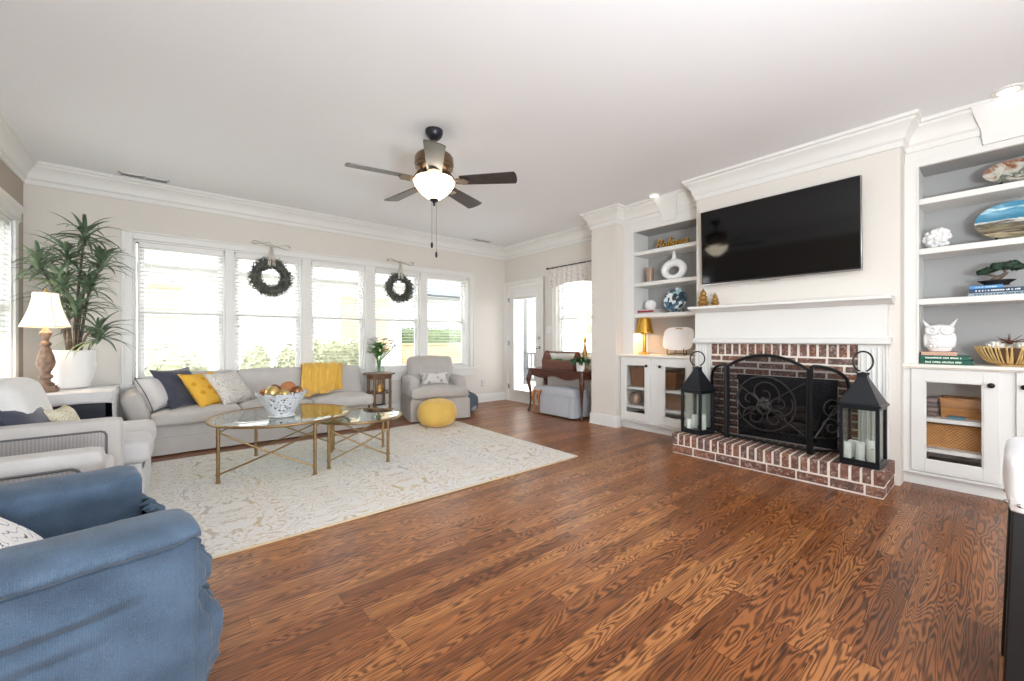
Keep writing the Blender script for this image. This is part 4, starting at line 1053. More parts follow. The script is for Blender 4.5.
M['bronze'] = mat('bronze_ball', (150, 104, 66), .3, .8, var=.4, vs=18); M['palegold'] = mat('pale_gold_ball', (206, 180, 120), .3, .8, var=.3, vs=24)
M['mosaic'] = motif('dark_copper_mosaic', (176, 120, 80), (70, 44, 30), 30, .25, 'voro')
for i, (x, y, z, r, m, lb) in enumerate(((-.09, -.05, .185, .058, 'palegold', 'pale gold ball at the front of the white bowl'), (.06, .03, .20, .066, 'mosaic', 'largest copper mosaic ball in the white bowl'), (.115, -.07, .185, .05, 'bronze', 'bronze ball by the rim of the white bowl nearest the yellow throw'),
                                     (-.05, .09, .19, .055, 'bronze', 'bronze ball at the back of the white bowl'), (.0, -.11, .175, .045, 'palegold', 'small pale gold ball between the others in the white bowl'), (.11, .10, .18, .048, 'palegold', 'pale gold ball behind the copper mosaic ball'), (-.14, .03, .18, .04, 'mosaic', 'small dark mosaic ball at the rim of the white bowl'), (0, 0, .10, .07, 'bronze', 'bronze ball low in the middle of the white bowl'))):
    b = MB(); b.ball((0, 0, 0), r, 18, 12); o = obj('ornament_ball', b, m, smooth=180); o.location = (BX + x * BS, BY + y * BS, BZ + z * 1.1); tag(o, lb, 'ornament', 'ornament balls in the bowl')

# ================================================================ TABLES, LAMPS, PLANTS
M['mahog'] = wood('mahogany', (52, 24, 16), (98, 48, 30), 1, 1, .22, .3)
M['walnut'] = wood('dark_walnut', (70, 48, 34), (132, 96, 68), 2, 1, .35)
M['honey'] = wood('honey_wood', (150, 92, 50), (196, 136, 84), 2, 1, .35)
M['leaf'] = mat('dracaena_leaf', (104, 124, 98), .5, var=.5, vs=7)
M['leaf2'] = mat('bright_leaf', (84, 138, 62), .5, var=.35, vs=14)
M['darkleaf'] = mat('bonsai_leaf', (38, 62, 44), .7, var=.35, vs=30)
M['stem'] = mat('stem_bark', (104, 92, 82), .8, var=.2, vs=20)
M['soil'] = mat('soil', (62, 52, 44), .95, bump=.6)
# end table under a cloth
et = thing('end_table', 'dark navy end table in the corner under a grey cloth', 'table', (-.71, 5.15, 0))
b = MB(); b.box(-1.0, -.42, 4.86, 5.45, .0, .04); b.box(-.99, -.43, 4.87, 5.44, .04, .60); b.box(-1.01, -.41, 4.85, 5.46, .60, .652); obj('body', b, mat('navy_paint', (28, 34, 50), .5), et, W=True, bev=.006)
b = MB()
def cloth(u, v):
    x0, x1, y0, y1, zt = -1.02, -.398, 4.835, 5.475, .660
    dl, dr_, df, db = .04, .30, .10, .06
    sx = -dl + (x1 - x0 + dl + dr_) * u; sy = -df + (y1 - y0 + df + db) * v; z = zt
    x, y = x0 + sx, y0 + sy; ex = 0
    if sx > x1 - x0: z -= sx - (x1 - x0); x = x1 + .012 + .10 * max(0, .2 - v) * (sx - (x1 - x0))
    elif sx < 0: z += sx; x = x0
    if sy < 0: z += sy * (1 + .08 * sin(u * 9)); y = y0 - .008 - .008 * sin(u * 25)
    elif sy > y1 - y0: z -= sy - (y1 - y0); y = y1 + .004
    return Vector((x + .004 * mnoise.noise((u * 9, v * 9, 0)), y, max(z, .05) + .002 * mnoise.noise((u * 12, v * 12, 4))))
b.grid(cloth, 50, 44); tag(obj('tablecloth', b, 'tablecloth', smooth=60, solid=.004), 'grey cloth draped over the dark end table in the corner', 'tablecloth')
# dracaena
pot = thing('potted_dracaena', 'tall dracaena with spiky leaves in a round white pot on the corner table', 'plant', (-.685, 5.27, .664))
b = MB(); b.lathe([(.0, 0), (.10, 0), (.125, .015), (.145, .08), (.158, .18), (.162, .30), (.162, .335), (.153, .338), (.15, .31), (0, .305)], 40); obj('pot', b, 'whitecer', pot)
b = MB(); b.lathe([(0, .315), (.15, .312), (.15, .30), (0, .3)], 24); obj('soil', b, 'soil', pot)
heads = [((-.865, 5.22, 1.76), .30), ((-.60, 5.29, 2.05), .29), ((-.70, 5.20, 1.84), .27), ((-.50, 5.34, 1.84), .27), ((-.645, 5.24, 1.40), .30), ((-.515, 5.22, 1.17), .30), ((-.77, 5.32, 1.48), .27), ((-.58, 5.22, 1.62), .25), ((-.73, 5.2, 1.62), .25)]
roots = [(-.70, 5.27, .97), (-.665, 5.29, .97), (-.70, 5.25, .97), (-.64, 5.28, .97), (-.665, 5.25, .97), (-.63, 5.26, .97), (-.70, 5.29, .97), (-.65, 5.27, .97), (-.68, 5.26, .97), (-.69, 5.28, .97)]
b = MB()
for (h, l), r0 in zip(heads, roots):
    a, c = Vector(r0), Vector(h); mid = a.lerp(c, .5) + Vector((.02, .01, .06)); mid.x = a.x + (c.x - a.x) * .38
    b.tube([a, a.lerp(mid, .5) + Vector((0, 0, .02)), mid, mid.lerp(c, .5) + Vector((0, 0, .02)), c], [.011, .010, .010, .009, .008], 7)
obj('stems', b, 'stem', pot, W=True, smooth=180)
b = MB(); rr = random.Random(11)
def blade(mb, base, az, el, L_, w, droop, n=7):
    d = Vector((cos(az), sin(az), 0)); side = Vector((-sin(az), cos(az), 0)); p = Vector(base); ang = el; row = []
    for i in range(n + 1):
        t = i / n; ww = w * (1 - t ** 2.2) * (.55 + .9 * min(t * 3, 1) * .5)
        up = Vector((0, 0, 1)) * cos(ang) - d * sin(ang)
        row.append((p - side * ww + up * ww * .35, p.copy(), p + side * ww + up * ww * .35))
        p = p + (d * cos(ang) + Vector((0, 0, 1)) * sin(ang)) * (L_ / n); ang -= droop / n * (.4 + 1.2 * t)
    vs = [[mb.bm.verts.new(q) for q in r] for r in row]
    for a, c in zip(vs, vs[1:]):
        for k in (0, 1): mb.bm.faces.new((a[k], a[k + 1], c[k + 1], c[k]))
for h, l in heads:
    for i in range(40):
        el = rr.uniform(-.3, 1.15); az = i * 2.399 + rr.uniform(-.2, .2)
        if h[0] < -.8 and cos(az) < -.3: l_ = l * .6
        elif h[1] + l * .9 * sin(az) > 5.68: l_ = l * .8
        else: l_ = l * rr.uniform(.85, 1.15)
        blade(b, Vector(h) + Vector((0, 0, -.12 + .15 * rr.random())), az, el, l_, .0165, 1.15 + rr.uniform(-.3, .5))
obj('leaves', b, 'leaf', pot, W=True, smooth=180)
# buffet lamp
M['lampshade'] = glow('lamp_shade_linen', (1, .86, .66, 1), .3, (.93, .88, .80, 1), .9)
M['distressed'] = mat('distressed_wood', (126, 102, 86), .7, var=.5, vs=26, bump=.3)
M['shade_trim'] = mat('shade_ribbon', (200, 186, 164), .8)
tl = thing('table_lamp', 'lamp with distressed turned-wood base and cream bell shade on the corner table', 'lamp', (-.795, 5.03, .664))
b = MB(); b.box(-.068, .068, -.068, .068, 0, .03); b.box(-.058, .058, -.058, .058, .03, .05)
b.lathe([(.05, .05), (.052, .065), (.03, .085), (.026, .10), (.042, .12), (.044, .132), (.026, .15), (.032, .17), (.050, .215), (.054, .25), (.045, .30), (.030, .35), (.022, .375), (.034, .39), (.034, .40), (.018, .42), (.022, .445), (.034, .47), (.036, .49), (.02, .51), (.012, .53), (0, .535)], 26, fn=lambda a, z: 1 + (.05 * cos(a * 8) if .17 < z < .36 else 0)); obj('base', b, 'distressed', tl, smooth=40, bev=0)
b = MB(); N = 48; rs = []
for k in range(11):
    t = k / 10; z = .535 + .28 * t; r = .072 + .073 * (1 - t) ** 1.6
    rs.append([Vector((r * (1 - .035 * (abs(sin(3 * a))) ) * cos(a), r * (1 - .035 * abs(sin(3 * a))) * sin(a), z)) for a in [2 * pi * i / N for i in range(N)]])
b.rings(rs, cap0=False, cap1=False); obj('shade', b, 'lampshade', tl, solid=.003, smooth=60)
b = MB()
for k in range(6):
    a = k * pi / 3; b.tube([((.072 + .073 * (1 - t / 10) ** 1.6 + .002) * cos(a), (.072 + .073 * (1 - t / 10) ** 1.6 + .002) * sin(a), .535 + .028 * t) for t in range(11)], .003, 5)
for z, r in ((.535, .145), (.815, .072)): b.tube([(r * (1 - .035 * abs(sin(3 * a))) * cos(a), r * (1 - .035 * abs(sin(3 * a))) * sin(a), z) for a in [2 * pi * i / 48 for i in range(48)]], .004, 5, closed=True)
obj('shade_trim', b, 'shade_trim', tl)
b = MB(); b.cyl((0, 0, .52), (0, 0, .83), .003, n=6); b.cyl((-.068, 0, .81), (.068, 0, .81), .0025, n=6); b.lathe([(.006, .815), (.012, .825), (.006, .838), (.009, .848), (0, .858)], 12); obj('harp', b, 'brass', tl)
M['warmbulb'] = glow('warm_bulb', (1, .75, .45, 1), 20)
b = MB(); b.lathe([(.012, .56), (.016, .60), (.03, .645), (.026, .675), (0, .69)], 14); obj('bulb', b, 'warmbulb', tl)
def point(name, loc, e, c=(1, .78, .52), r=.04):
    l = bpy.data.lights.new(name, 'POINT'); l.energy = e; l.color = c; l.shadow_soft_size = r; o = bpy.data.objects.new(name, l); COL.objects.link(o); o.location = loc; return o
point('lamp_light', (-.795, 5.03, 1.33), 1.0)

# tiered side table with flowers
st = thing('side_table', 'small dark wood tiered side table with flowers between sofa and slipcovered armchair', 'table', (2.135, 5.33, 0))
def octo(r, z0, z1): b = MB(); b.rings([[Vector((r * cos(pi / 8 + k * pi / 4), r * sin(pi / 8 + k * pi / 4), z)) for k in range(8)] for z in (z0, z1)]); return b
b = octo(.205, .625, .648); b.lathe([(.16, .57), (.17, .578), (.175, .625), (.1, .625)], 8); obj('tabletop', b, 'walnut', st, bev=.005)
for z in (.14, .38): obj('shelf', octo(.19 if z < .2 else .165, z, z + .02), 'walnut', st, bev=.004)
for k in range(4):
    a = pi / 4 + k * pi / 2; b = MB(); b.cyl((.15 * cos(a), .15 * sin(a), 0), (.15 * cos(a), .15 * sin(a), .60), .022, .019, n=8); obj('leg', b, 'walnut', st)
fg = thing('buddha_figurine', 'small gold seated figurine on the middle tier of the side table', 'figurine', (2.12, 5.27, .40))
b = MB(); b.lathe([(0, 0), (.05, 0), (.055, .02), (.035, .045), (.036, .07), (.03, .10), (.014, .115), (.024, .13), (.026, .15), (.016, .168), (.006, .18), (0, .182)], 18, sy=.75); b.ball((-.035, -.01, .06), (.014, .014, .035), 8, 6); b.ball((.035, -.01, .06), (.014, .014, .035), 8, 6); obj('body', b, 'oldgold', fg, smooth=60)
for i, (w, c, z, lb) in enumerate((((.085, .065), (60, 84, 110), .16, 'blue book at the bottom of the stack on the lowest tier'), ((.08, .06), (214, 210, 204), .184, 'white book in the middle of the stack on the lowest tier'), ((.07, .055), (52, 50, 54), .206, 'dark book on top of the stack on the lowest tier'))):
    bk = thing('book', lb, 'book', (2.12, 5.27, z), 8 * i, 'books on the side table'); b = MB(); b.box(-w[0], w[0], -w[1], w[1], 0, .004); b.box(-w[0], w[0], -w[1], w[1], .018, .022); b.box(-w[0], w[0], w[1] - .004, w[1], 0, .022); obj('cover', b, mat('book_cloth', c, .7), bk)
    b = MB(); b.box(-w[0] + .003, w[0] - .003, -w[1] + .003, w[1] - .004, .004, .018); obj('pages', b, 'cab', bk)
vs = thing('flower_vase', 'clear glass vase of white flowers on the tiered side table', 'vase', (2.13, 5.33, .649)); vs.scale = (1.22, 1.22, 1.05)
b = MB(); b.lathe([(0, 0), (.045, 0), (.06, .02), (.062, .05), (.04, .09), (.03, .12), (.04, .15), (.038, .15), (.028, .12), (.037, .09), (.058, .05), (.055, .02), (0, .008)], 24); obj('vase', b, 'lanternglass', vs)
b = MB(); rr = random.Random(5); tips = []
for i in range(22):
    a = rr.uniform(0, 6.28); r = rr.uniform(.02, .20); z = .46 - r * .6 + rr.uniform(-.03, .03); tips.append((r * cos(a), r * sin(a) * .9, z)); b.tube([(.01 * cos(a), .01 * sin(a), .02), (.02 * cos(a), .02 * sin(a), .15), tips[-1]], .0025, 5)
obj('stems', b, 'leaf2', vs)
b = MB()
for i in range(70):
    a = rr.uniform(0, 6.28); blade(b, (.03 * cos(a), .03 * sin(a), rr.uniform(.2, .36)), a, rr.uniform(.0, .9), rr.uniform(.07, .14), .018, 1.2, 4)
obj('foliage', b, 'leaf2', vs, smooth=180)
M['petal'] = mat('white_petal', (226, 222, 226), .7)
b = MB()
for x, y, z in tips:
    for k in range(9):
        a = k * .7; blade(b, (x, y, z), a, .5, .042, .013, .8, 3)
    b.ball((x, y, z + .01), .014, 8, 6)
obj('blossoms', b, 'petal', vs, smooth=180)

# ---- console table with cabriole legs
X0, X1, Y0, Y1, ZT_ = 4.17, 4.60, 3.53, 4.65, .665
ct = thing('console_table', 'dark mahogany console table with curved cabriole legs under the floral valance', 'table', (4.34, 4.09, 0))
b = MB(); b.prism([(X0, ZT_ - .022), (X0 - .008, ZT_ - .012), (X0, ZT_), (X1, ZT_), (X1, ZT_ - .022)], 1, Y0, Y1); obj('tabletop', b, 'mahog', ct, W=True, bev=.004)
b = MB(); b.prism([(Y0 + .04, ZT_ - .022), (Y0 + .04, ZT_ - .135)] + [(Y0 + .04 + (Y1 - Y0 - .08) * k / 20, ZT_ - .12 + .02 * cos(4 * pi * k / 20)) for k in range(1, 20)] + [(Y1 - .04, ZT_ - .135), (Y1 - .04, ZT_ - .022)], 0, X0 + .025, X0 + .045)
b.box(X0 + .045, X1 - .02, Y0 + .03, Y0 + .05, ZT_ - .12, ZT_ - .022); b.box(X0 + .045, X1 - .02, Y1 - .05, Y1 - .03, ZT_ - .12, ZT_ - .022); b.box(X1 - .035, X1 - .02, Y0 + .03, Y1 - .03, ZT_ - .12, ZT_ - .022); obj('apron', b, 'mahog', ct, W=True)
def cabriole(mb, x, y, dx, dy, top, s=1):
    pr = [(0, 0.012, .026), (.012, .03, .020), (.004, .07, .013), (-.006, .16, .014), (-.004, .30, .019), (.012, .42, .028), (.022, .49, .036), (.014, .55, .038), (0, .60, .034), (0, .655, .032)]
    k = top / .655
    mb.tube([(x + o * dx, y + o * dy, z * k) for o, z, r in pr], [r * s for o, z, r in pr], 10)
    mb.ball((x + .012 * dx, y + .012 * dy, .014), (.03 * s, .03 * s, .014), 10, 6)
for x, y, dx, dy in ((X0 + .04, Y0 + .05, -1, -1), (X0 + .04, Y1 - .05, -1, 1), (X1 - .04, Y0 + .05, 0, -1), (X1 - .04, Y1 - .05, 0, 1)):
    b = MB(); cabriole(b, x, y, dx, dy, ZT_ - .022); obj('leg', b, 'mahog', ct, W=True, smooth=60)
ott = thing('ottoman', 'blue-grey skirted ottoman tucked under the console table', 'ottoman', (4.33, 3.99, 0))
b = MB(); b.rbox((.165, .32, .06), .03, (4.325, 4.0, .345), 8, (0, 0, .02)); obj('cushion', b, 'ottgrey', ott, W=True, smooth=180)
b = MB(); skirt(b, 4.155, 4.49, 3.675, 4.325, .025, .29, .012, .005, 130); b.box(4.165, 4.48, 3.685, 4.315, .04, .30)
b.tube([(4.143, 3.70, .02), (4.150, 3.70, .28)], .012, 6); b.tube([(4.143, 3.74, .02), (4.150, 3.735, .28)], .012, 6); obj('skirt', b, 'ottgrey', ott, W=True, smooth=60)
sl = thing('footstool', 'small honey-wood footstool with curved legs beside the skirted ottoman', 'stool', (4.33, 4.45, 0))
for x in (4.19, 4.46):
    for y in (4.385, 4.50): b = MB(); cabriole(b, x, y, -1 if x < 4.3 else 1, 0, .33, .8); obj('leg', b, 'honey', sl, W=True, smooth=60)
b = MB(); b.box(4.17, 4.48, 4.365, 4.52, .30, .335); obj('frame', b, 'honey', sl, W=True, bev=.008)
b = MB(); b.rbox((.15, .075, .03), .025, (4.325, 4.4425, .36), 6, (0, 0, .01)); obj('cushion', b, 'lightgrey', sl, W=True, smooth=180)
# planter box with handle
pb = thing('planter_box', 'reddish wooden trug planter with a bar handle on the console table', 'planter', (4.38, 4.10, ZT_))
M['redwood'] = wood('reddish_wood', (82, 44, 34), (128, 76, 60), 1, 1, .5)
b = MB(); zt = ZT_ + .125
b.box(4.28, 4.292, 3.80, 4.41, ZT_ + .006, zt); b.box(4.468, 4.48, 3.80, 4.41, ZT_ + .006, zt); b.box(4.28, 4.48, 3.80, 4.41, ZT_, ZT_ + .012); b.box(4.276, 4.28, 3.795, 4.415, zt - .035, zt); obj('box', b, 'redwood', pb, W=True, bev=.002)
for y in (3.795, 4.40):
    b = MB(); b.prism([(4.28, ZT_), (4.48, ZT_), (4.48, zt), (4.41, ZT_ + .26), (4.35, ZT_ + .26), (4.28, zt)], 1, y, y + .015); obj('end_panel', b, 'redwood', pb, W=True, bev=.002)
b = MB(); b.cyl((4.38, 3.79, ZT_ + .24), (4.38, 4.42, ZT_ + .24), .012, n=12); obj('handle', b, 'redwood', pb, W=True)
b = MB(); rr = random.Random(8)
for i in range(140):
    a = rr.uniform(0, 6.28); blade(b, (rr.uniform(4.31, 4.45), rr.uniform(3.86, 4.37), ZT_ + .09), a, rr.uniform(.2, 1.1), rr.uniform(.05, .10), .014, 1.6, 4)
obj('foliage', b, 'leaf2', pb, W=True, smooth=180)
wp = thing('potted_plant', 'trailing green plant in a small white pot at the end of the console table', 'plant', (4.28, 3.66, ZT_))
b = MB(); b.lathe([(0, 0), (.05, 0), (.055, .01), (.064, .12), (.058, .12), (.052, .02), (0, .016)], 24); obj('pot', b, 'whitecer', wp)
b = MB()
for i in range(90):
    a = rr.uniform(0, 6.28); blade(b, (.03 * cos(a), .03 * sin(a), .115), a, rr.uniform(.1, 1.2), rr.uniform(.09, .16), .026, 2.4, 5)
M['deepleaf'] = mat('deep_green_leaf', (48, 100, 52), .45, var=.35, vs=14)
obj('leaves', b, 'deepleaf', wp, smooth=180)
gl = thing('table_lamp', 'gold leaf lamp on the console table, half hidden by the column', 'lamp', (4.46, 3.735, ZT_))
b = MB(); b.lathe([(0, 0), (.045, 0), (.048, .012), (.02, .03), (.014, .06), (.028, .10), (.022, .14), (.034, .22), (.028, .30), (.014, .36), (.018, .40), (.03, .43), (.01, .47), (0, .5)], 20); obj('base', b, 'oldgold', gl)
b = MB(); b.lathe([(.105, .50), (.06, .84)], 32); bmesh.ops.delete(b.bm, geom=[f for f in b.bm.faces if len(f.verts) > 4], context='FACES_ONLY'); obj('shade', b, 'lampshade', gl, solid=.003)
b = MB(); b.lathe([(.012, .52), (.028, .60), (0, .65)], 12); obj('bulb', b, 'warmbulb', gl)
# floral valance on a rod
vl = thing('window_valance', 'grey floral fabric valance on a thin dark rod over the side window', 'valance', (4.6, 4.1, 2.2))
b = MB(); b.cyl((4.585, 3.52, 2.215), (4.585, 4.60, 2.215), .008, n=10); b.ball((4.585, 4.61, 2.215), .016, 10, 8); b.cyl((4.585, 4.53, 2.215), (4.655, 4.53, 2.215), .006, n=8); obj('rod', b, 'black', vl, W=True)
b = MB()
def val(u, v):
    y = 3.56 + 1.0 * u; sc = .06 * abs(sin(pi * (u * 1.0))) ; z = 2.20 - (.31 - sc) * v
    return Vector((4.585 + .014 * sin(u * 60) * (.4 + .6 * v) - .004, y, z))
b.grid(val, 90, 12); obj('fabric', b, 'print_valance', vl, W=True, smooth=180, solid=.003)
b = MB()
for k in range(6): y = 3.62 + k * .18; b.tube([(4.585 + .012 * cos(t * pi / 4), y, 2.212 + .013 * sin(t * pi / 4)) for t in range(8)], .004, 5, closed=True); b.box(4.578, 4.592, y - .012, y + .012, 2.185, 2.204)
obj('tabs', b, 'print_valance', vl, W=True)

# ---- wreaths
M['wreath'] = mat('grey_green_needles', (92, 94, 86), .85, var=.45, vs=30)
M['ribbon'] = mat('plaid_ribbon', (206, 200, 190), .8, var=.2, vs=60)
def wreath(label, x, z, r, seed):
    w = thing('wreath', label, 'wreath', (x, 5.735, z), 0, 'grey-green wreaths on the windows'); rr = random.Random(seed); b = MB()
    b.tube([((r * .68) * cos(2 * pi * i / 40), 0, (r * .68) * sin(2 * pi * i / 40)) for i in range(40)], r * .18, 8, closed=True)
    for i in range(900):
        a = rr.uniform(0, 6.283); q = rr.uniform(0, 6.283); rr_ = r * .19
        o = Vector(((r * .68 + rr_ * cos(q)) * cos(a), min(rr_ * sin(q), .03) * .9, (r * .68 + rr_ * cos(q)) * sin(a)))
        n = Vector((cos(q) * cos(a), min(sin(q), .1), cos(q) * sin(a))); tg = Vector((-sin(a), 0, cos(a))) * rr.choice((-1, 1)); d = (n * rr.uniform(.3, 1) + tg * rr.uniform(.3, 1.1)).normalized()
        if d.y > 0: d.y *= -.6
        L_ = rr.uniform(.03, .065); s_ = d.orthogonal().normalized() * .006
        b._new([o - s_, o + s_, o + d * L_ + s_ * .4, o + d * L_ - s_ * .4], [(0, 1, 2, 3)])
    obj('needles', b, 'wreath', w, smooth=0)
    b = MB(); zt = 2.16 - z
    for sx in (-.028, .028):
        b.grid(lambda u, v: Vector((sx * 1.0 * u + (v - .5) * .035, -.045 - .004 * sin(u * 9), zt + .07 - u * (zt + .07 - r * .55))), 8, 3)
    for sg in (-1, 1):   # bow loops and tails on the casing
        b.grid(lambda u, v: Vector((sg * (.015 + .19 * sin(pi * u) ** .8 * (1 - .0 * u)), -.05 + (v - .5) * .035, zt + .085 + .035 * (u - .5) + .03 * sin(2 * pi * u) + sg * -.02 * u)), 16, 3)
    b.ball((0, -.05, zt + .08), (.025, .016, .02), 10, 8); obj('ribbon', b, 'ribbon', w, smooth=180, solid=.002)
wreath('wreath with a plaid bow hanging above the patterned pillows', .935, 1.855, .25, 1)
wreath('wreath with a plaid bow hanging above the vase of flowers', 2.605, 1.86, .24, 2)

# ================================================================ CEILING FAN
FX, FY = 1.585, 2.85
M['fanblade'] = wood('dark_fan_blade', (44, 40, 40), (72, 66, 64), 0, 1, .35, .2)
M['fanbody'] = mat('bronze_fan_body', (120, 98, 78), .3, .8)
M['fancanopy'] = mat('dark_fan_canopy', (52, 52, 60), .35, .6)
M['bowlglow'] = glow('frosted_bowl', (1, .87, .66, 1), 3.5, (1, .96, .9, 1), .3)
fan = thing('ceiling_fan', 'five-blade dark ceiling fan with a lit frosted glass bowl', 'ceiling fan', (FX, FY, ZC))
b = MB(); b.lathe([(0, 0), (.068, 0), (.068, -.02), (.06, -.045), (.04, -.068), (.02, -.078), (0, -.08)], 32); obj('canopy', b, 'fancanopy', fan)
b = MB(); b.cyl((0, 0, -.07), (0, 0, -.18), .013, n=14); b.lathe([(.016, -.15), (.03, -.17), (.05, -.178), (0, -.178)], 20); obj('downrod', b, 'fanbody', fan)
b = MB(); b.lathe([(0, -.175), (.05, -.175), (.09, -.18), (.135, -.20), (.15, -.22), (.152, -.275), (.146, -.28), (.146, -.30), (.12, -.325), (.085, -.345), (.07, -.40), (.06, -.41), (0, -.41)], 40); obj('motor_housing', b, 'fanbody', fan)
ZBL = -.41
for k in range(5):
    a = 169 + 72 * k; mx = T(rz=a)
    b = MB(); pts = [(.09, 0, ZBL + .085), (.13, 0, ZBL + .06), (.17, 0, ZBL), (.20, 0, ZBL)]
    for sg in (-1, 1): b.tube([mx @ Vector((x, sg * (.012 + .03 * i / 3), z)) for i, (x, y, z) in enumerate(pts)], .008, 6)
    b.rings([[mx @ Vector((x, y, ZBL + dz)) for x, y in ((.17, -.045), (.25, -.05), (.27, -.02), (.28, 0), (.27, .02), (.25, .05), (.17, .045), (.19, 0))] for dz in (-.004, .003)]); ar = obj('blade_iron', b, 'fanbody', fan)
    out = [(.21, -.055)] + [(.21 + .42 * t / 8, -.055 - .018 * t / 8) for t in range(1, 8)] + [(.635 + .02 * sin(R(q)), -.073 * cos(R(q))) for q in range(0, 181, 20)] + [(.21 + .42 * t / 8, .055 + .018 * t / 8) for t in range(7, 0, -1)] + [(.21, .055)]
    b = MB(); pm = mx @ T(0, 0, ZBL + .006, rx=-12); b.rings([[pm @ Vector((x, y, dz)) for x, y in out] for dz in (0, .007)]); obj('blade', b, 'fanblade', ar, smooth=25)
b = MB(); b.lathe([(.05, -.36), (.07, -.365), (.13, -.372), (.14, -.385), (.10, -.40), (.05, -.42)], 32); obj('light_fitter', b, 'fanbody', fan)
b = MB(); b.lathe([(.138, -.382), (.150, -.386), (.157, -.405), (.15, -.435), (.125, -.47), (.09, -.505), (.055, -.532), (.03, -.542), (0, -.545)], 40); obj('glass_bowl', b, 'bowlglow', fan, smooth=180)
b = MB(); b.lathe([(.03, -.536), (.036, -.545), (.028, -.556), (.012, -.566), (.008, -.58), (.01, -.588), (0, -.596)], 20); obj('finial', b, 'fancanopy', fan)
for dx, dy, z in ((-.015, .01, -.88), (.012, -.012, -.955)):
    b = MB(); b.cyl((dx, dy, -.40), (dx, dy, z), .0014, n=5); obj('pull_chain', b, 'fanbody', fan)
    b = MB(); b.lathe([(.003, z + .002), (.009, z - .008), (.010, z - .03), (.005, z - .045), (0, z - .047)], 12, (dx, dy, 0)); obj('chain_pull', b, 'fancanopy', fan)

# ================================================================ SHELF OBJECTS, LEFT BOOKCASE
SXL = 4.53
cu = bpy.data.curves.new('script', 'FONT'); cu.body = 'Believe'; cu.size = .205; cu.shear = .35; cu.extrude = .014; cu.bevel_depth = .002; cu.space_character = .92; cu.offset = -.003
to = bpy.data.objects.new('script', cu); COL.objects.link(to); bpy.context.view_layer.update()
me = bpy.data.meshes.new_from_object(to.evaluated_get(bpy.context.evaluated_depsgraph_get())); bpy.data.objects.remove(to)
b = MB(); b.bm.from_mesh(me); xs = [v.co.x for v in b.bm.verts]; ys = [v.co.y for v in b.bm.verts]; k = .405 / (max(xs) - min(xs))
b.bm.transform(Matrix(((0, 0, 1, SXL), (-1, 0, 0, 2.675), (0, 1, 0, TL[0] + .002), (0, 0, 0, 1))) @ Matrix.Diagonal((k, k * 1.25, 1, 1)) @ Matrix.Translation((-min(xs), -min(ys), 0)))
sg_ = thing('word_sign', 'gold script word sign on the top shelf beyond the television', 'sign', (SXL, 2.47, TL[0])); obj('letters', b, 'gold', sg_, W=True, smooth=30)
def fin(name, label, cat, loc, group=None): return thing(name, label, cat, loc, 0, group)
# white vase with an opening
v = fin('ring_vase', 'white bottle vase with an open centre on the shelf beyond the television', 'vase', (SXL - .01, 2.444, TL[1]))
b = MB()
def ringv(u, w):
    a = 2 * pi * u; ph = 2 * pi * w; oy, oz = .155 * cos(a), .125 * sin(a); iy, iz = .07 * cos(a), -.012 + .048 * sin(a)
    cy, cz = (oy + iy) / 2, (oz + iz) / 2; hy, hz = (oy - iy) / 2, (oz - iz) / 2
    return Vector((.05 * sin(ph), cy + hy * cos(ph), max(.127 + cz + hz * cos(ph), .0)))
b.grid(ringv, 48, 20, True, True); b.lathe([(.034, .235), (.022, .27), (.017, .31), (.017, .37), (.022, .392), (.014, .392), (.012, .30), (0, .29)], 20); obj('body', b, 'whitecer', v, smooth=180)
# smoked glass votive
v = fin('votive_holder', 'smoky brown glass candle holder on the shelf beside the open-centre vase', 'candle holder', (SXL, 2.766, TL[1]))
M['smoke'] = mat('smoked_glass', (150, 126, 108), .15); b = MB(); b.lathe([(0, .012), (.04, .012), (.044, .03), (.052, .19), (.047, .19), (.04, .16), (0, .15)], 28); obj('cup', b, 'smoke', v)
b = MB(); b.box(-.06, .06, -.06, .10, 0, .012); obj('tray', b, 'walnut', v, bev=.003)
# mosaic plate on a stand
def plate(name, label, loc, ry, rz, m, lean=12, stand=True, edge=None, feet=True):
    p = fin(name, label, 'plate', loc); b = MB(); mx = T(0, 0, rz * cos(R(lean)) + .012, ry=lean) @ T(ry=-90)
    pr = [(0, .0), (.55, .0), (.72, .010), (1.0, .022), (1.0, .027), (.7, .016), (.5, .007), (0, .007)]
    b.lathe([(r, z) for r, z in pr], 44, (0, 0, 0), mx @ Matrix.Diagonal((rz, ry, 1, 1))); obj('dish', b, m, p, smooth=50)
    b = MB()
    for y in (-ry * .45, ry * .45): b.tube([(-.055, y, .03), (-.05, y, .006), (.05, y, .006), (.035, y * .8, rz * .9)], .005, 6)
    b.cyl((.04, -ry * .45, .006), (.04, ry * .45, .006), .005, n=6); obj('stand', b, 'black', p); return p
M['mosaicplate'] = None
def mosp():
    t = NT('blue_white_mosaic'); c = t.n('ShaderNodeTexVoronoi'); t.set(c.inputs['Vector'], t.coord()); c.inputs['Scale'].default_value = 24
    f = t.xyz(c.outputs['Color'])[0]; t.p(Roughness=.25, **{'Base Color': t.ramp(f, [(.0, rgb(36, 54, 70)), (.3, rgb(74, 110, 134)), (.5, rgb(150, 180, 190)), (.62, rgb(224, 232, 236)), (.85, rgb(56, 70, 78))], 'CONSTANT')}); return t.m
M['mosaicplate'] = mosp()
plate('display_plate', 'round blue and white mosaic plate on a stand, on the lowest shelf beyond the television', (SXL + .02, 2.434, TL[2]), .142, .142, 'mosaicplate')
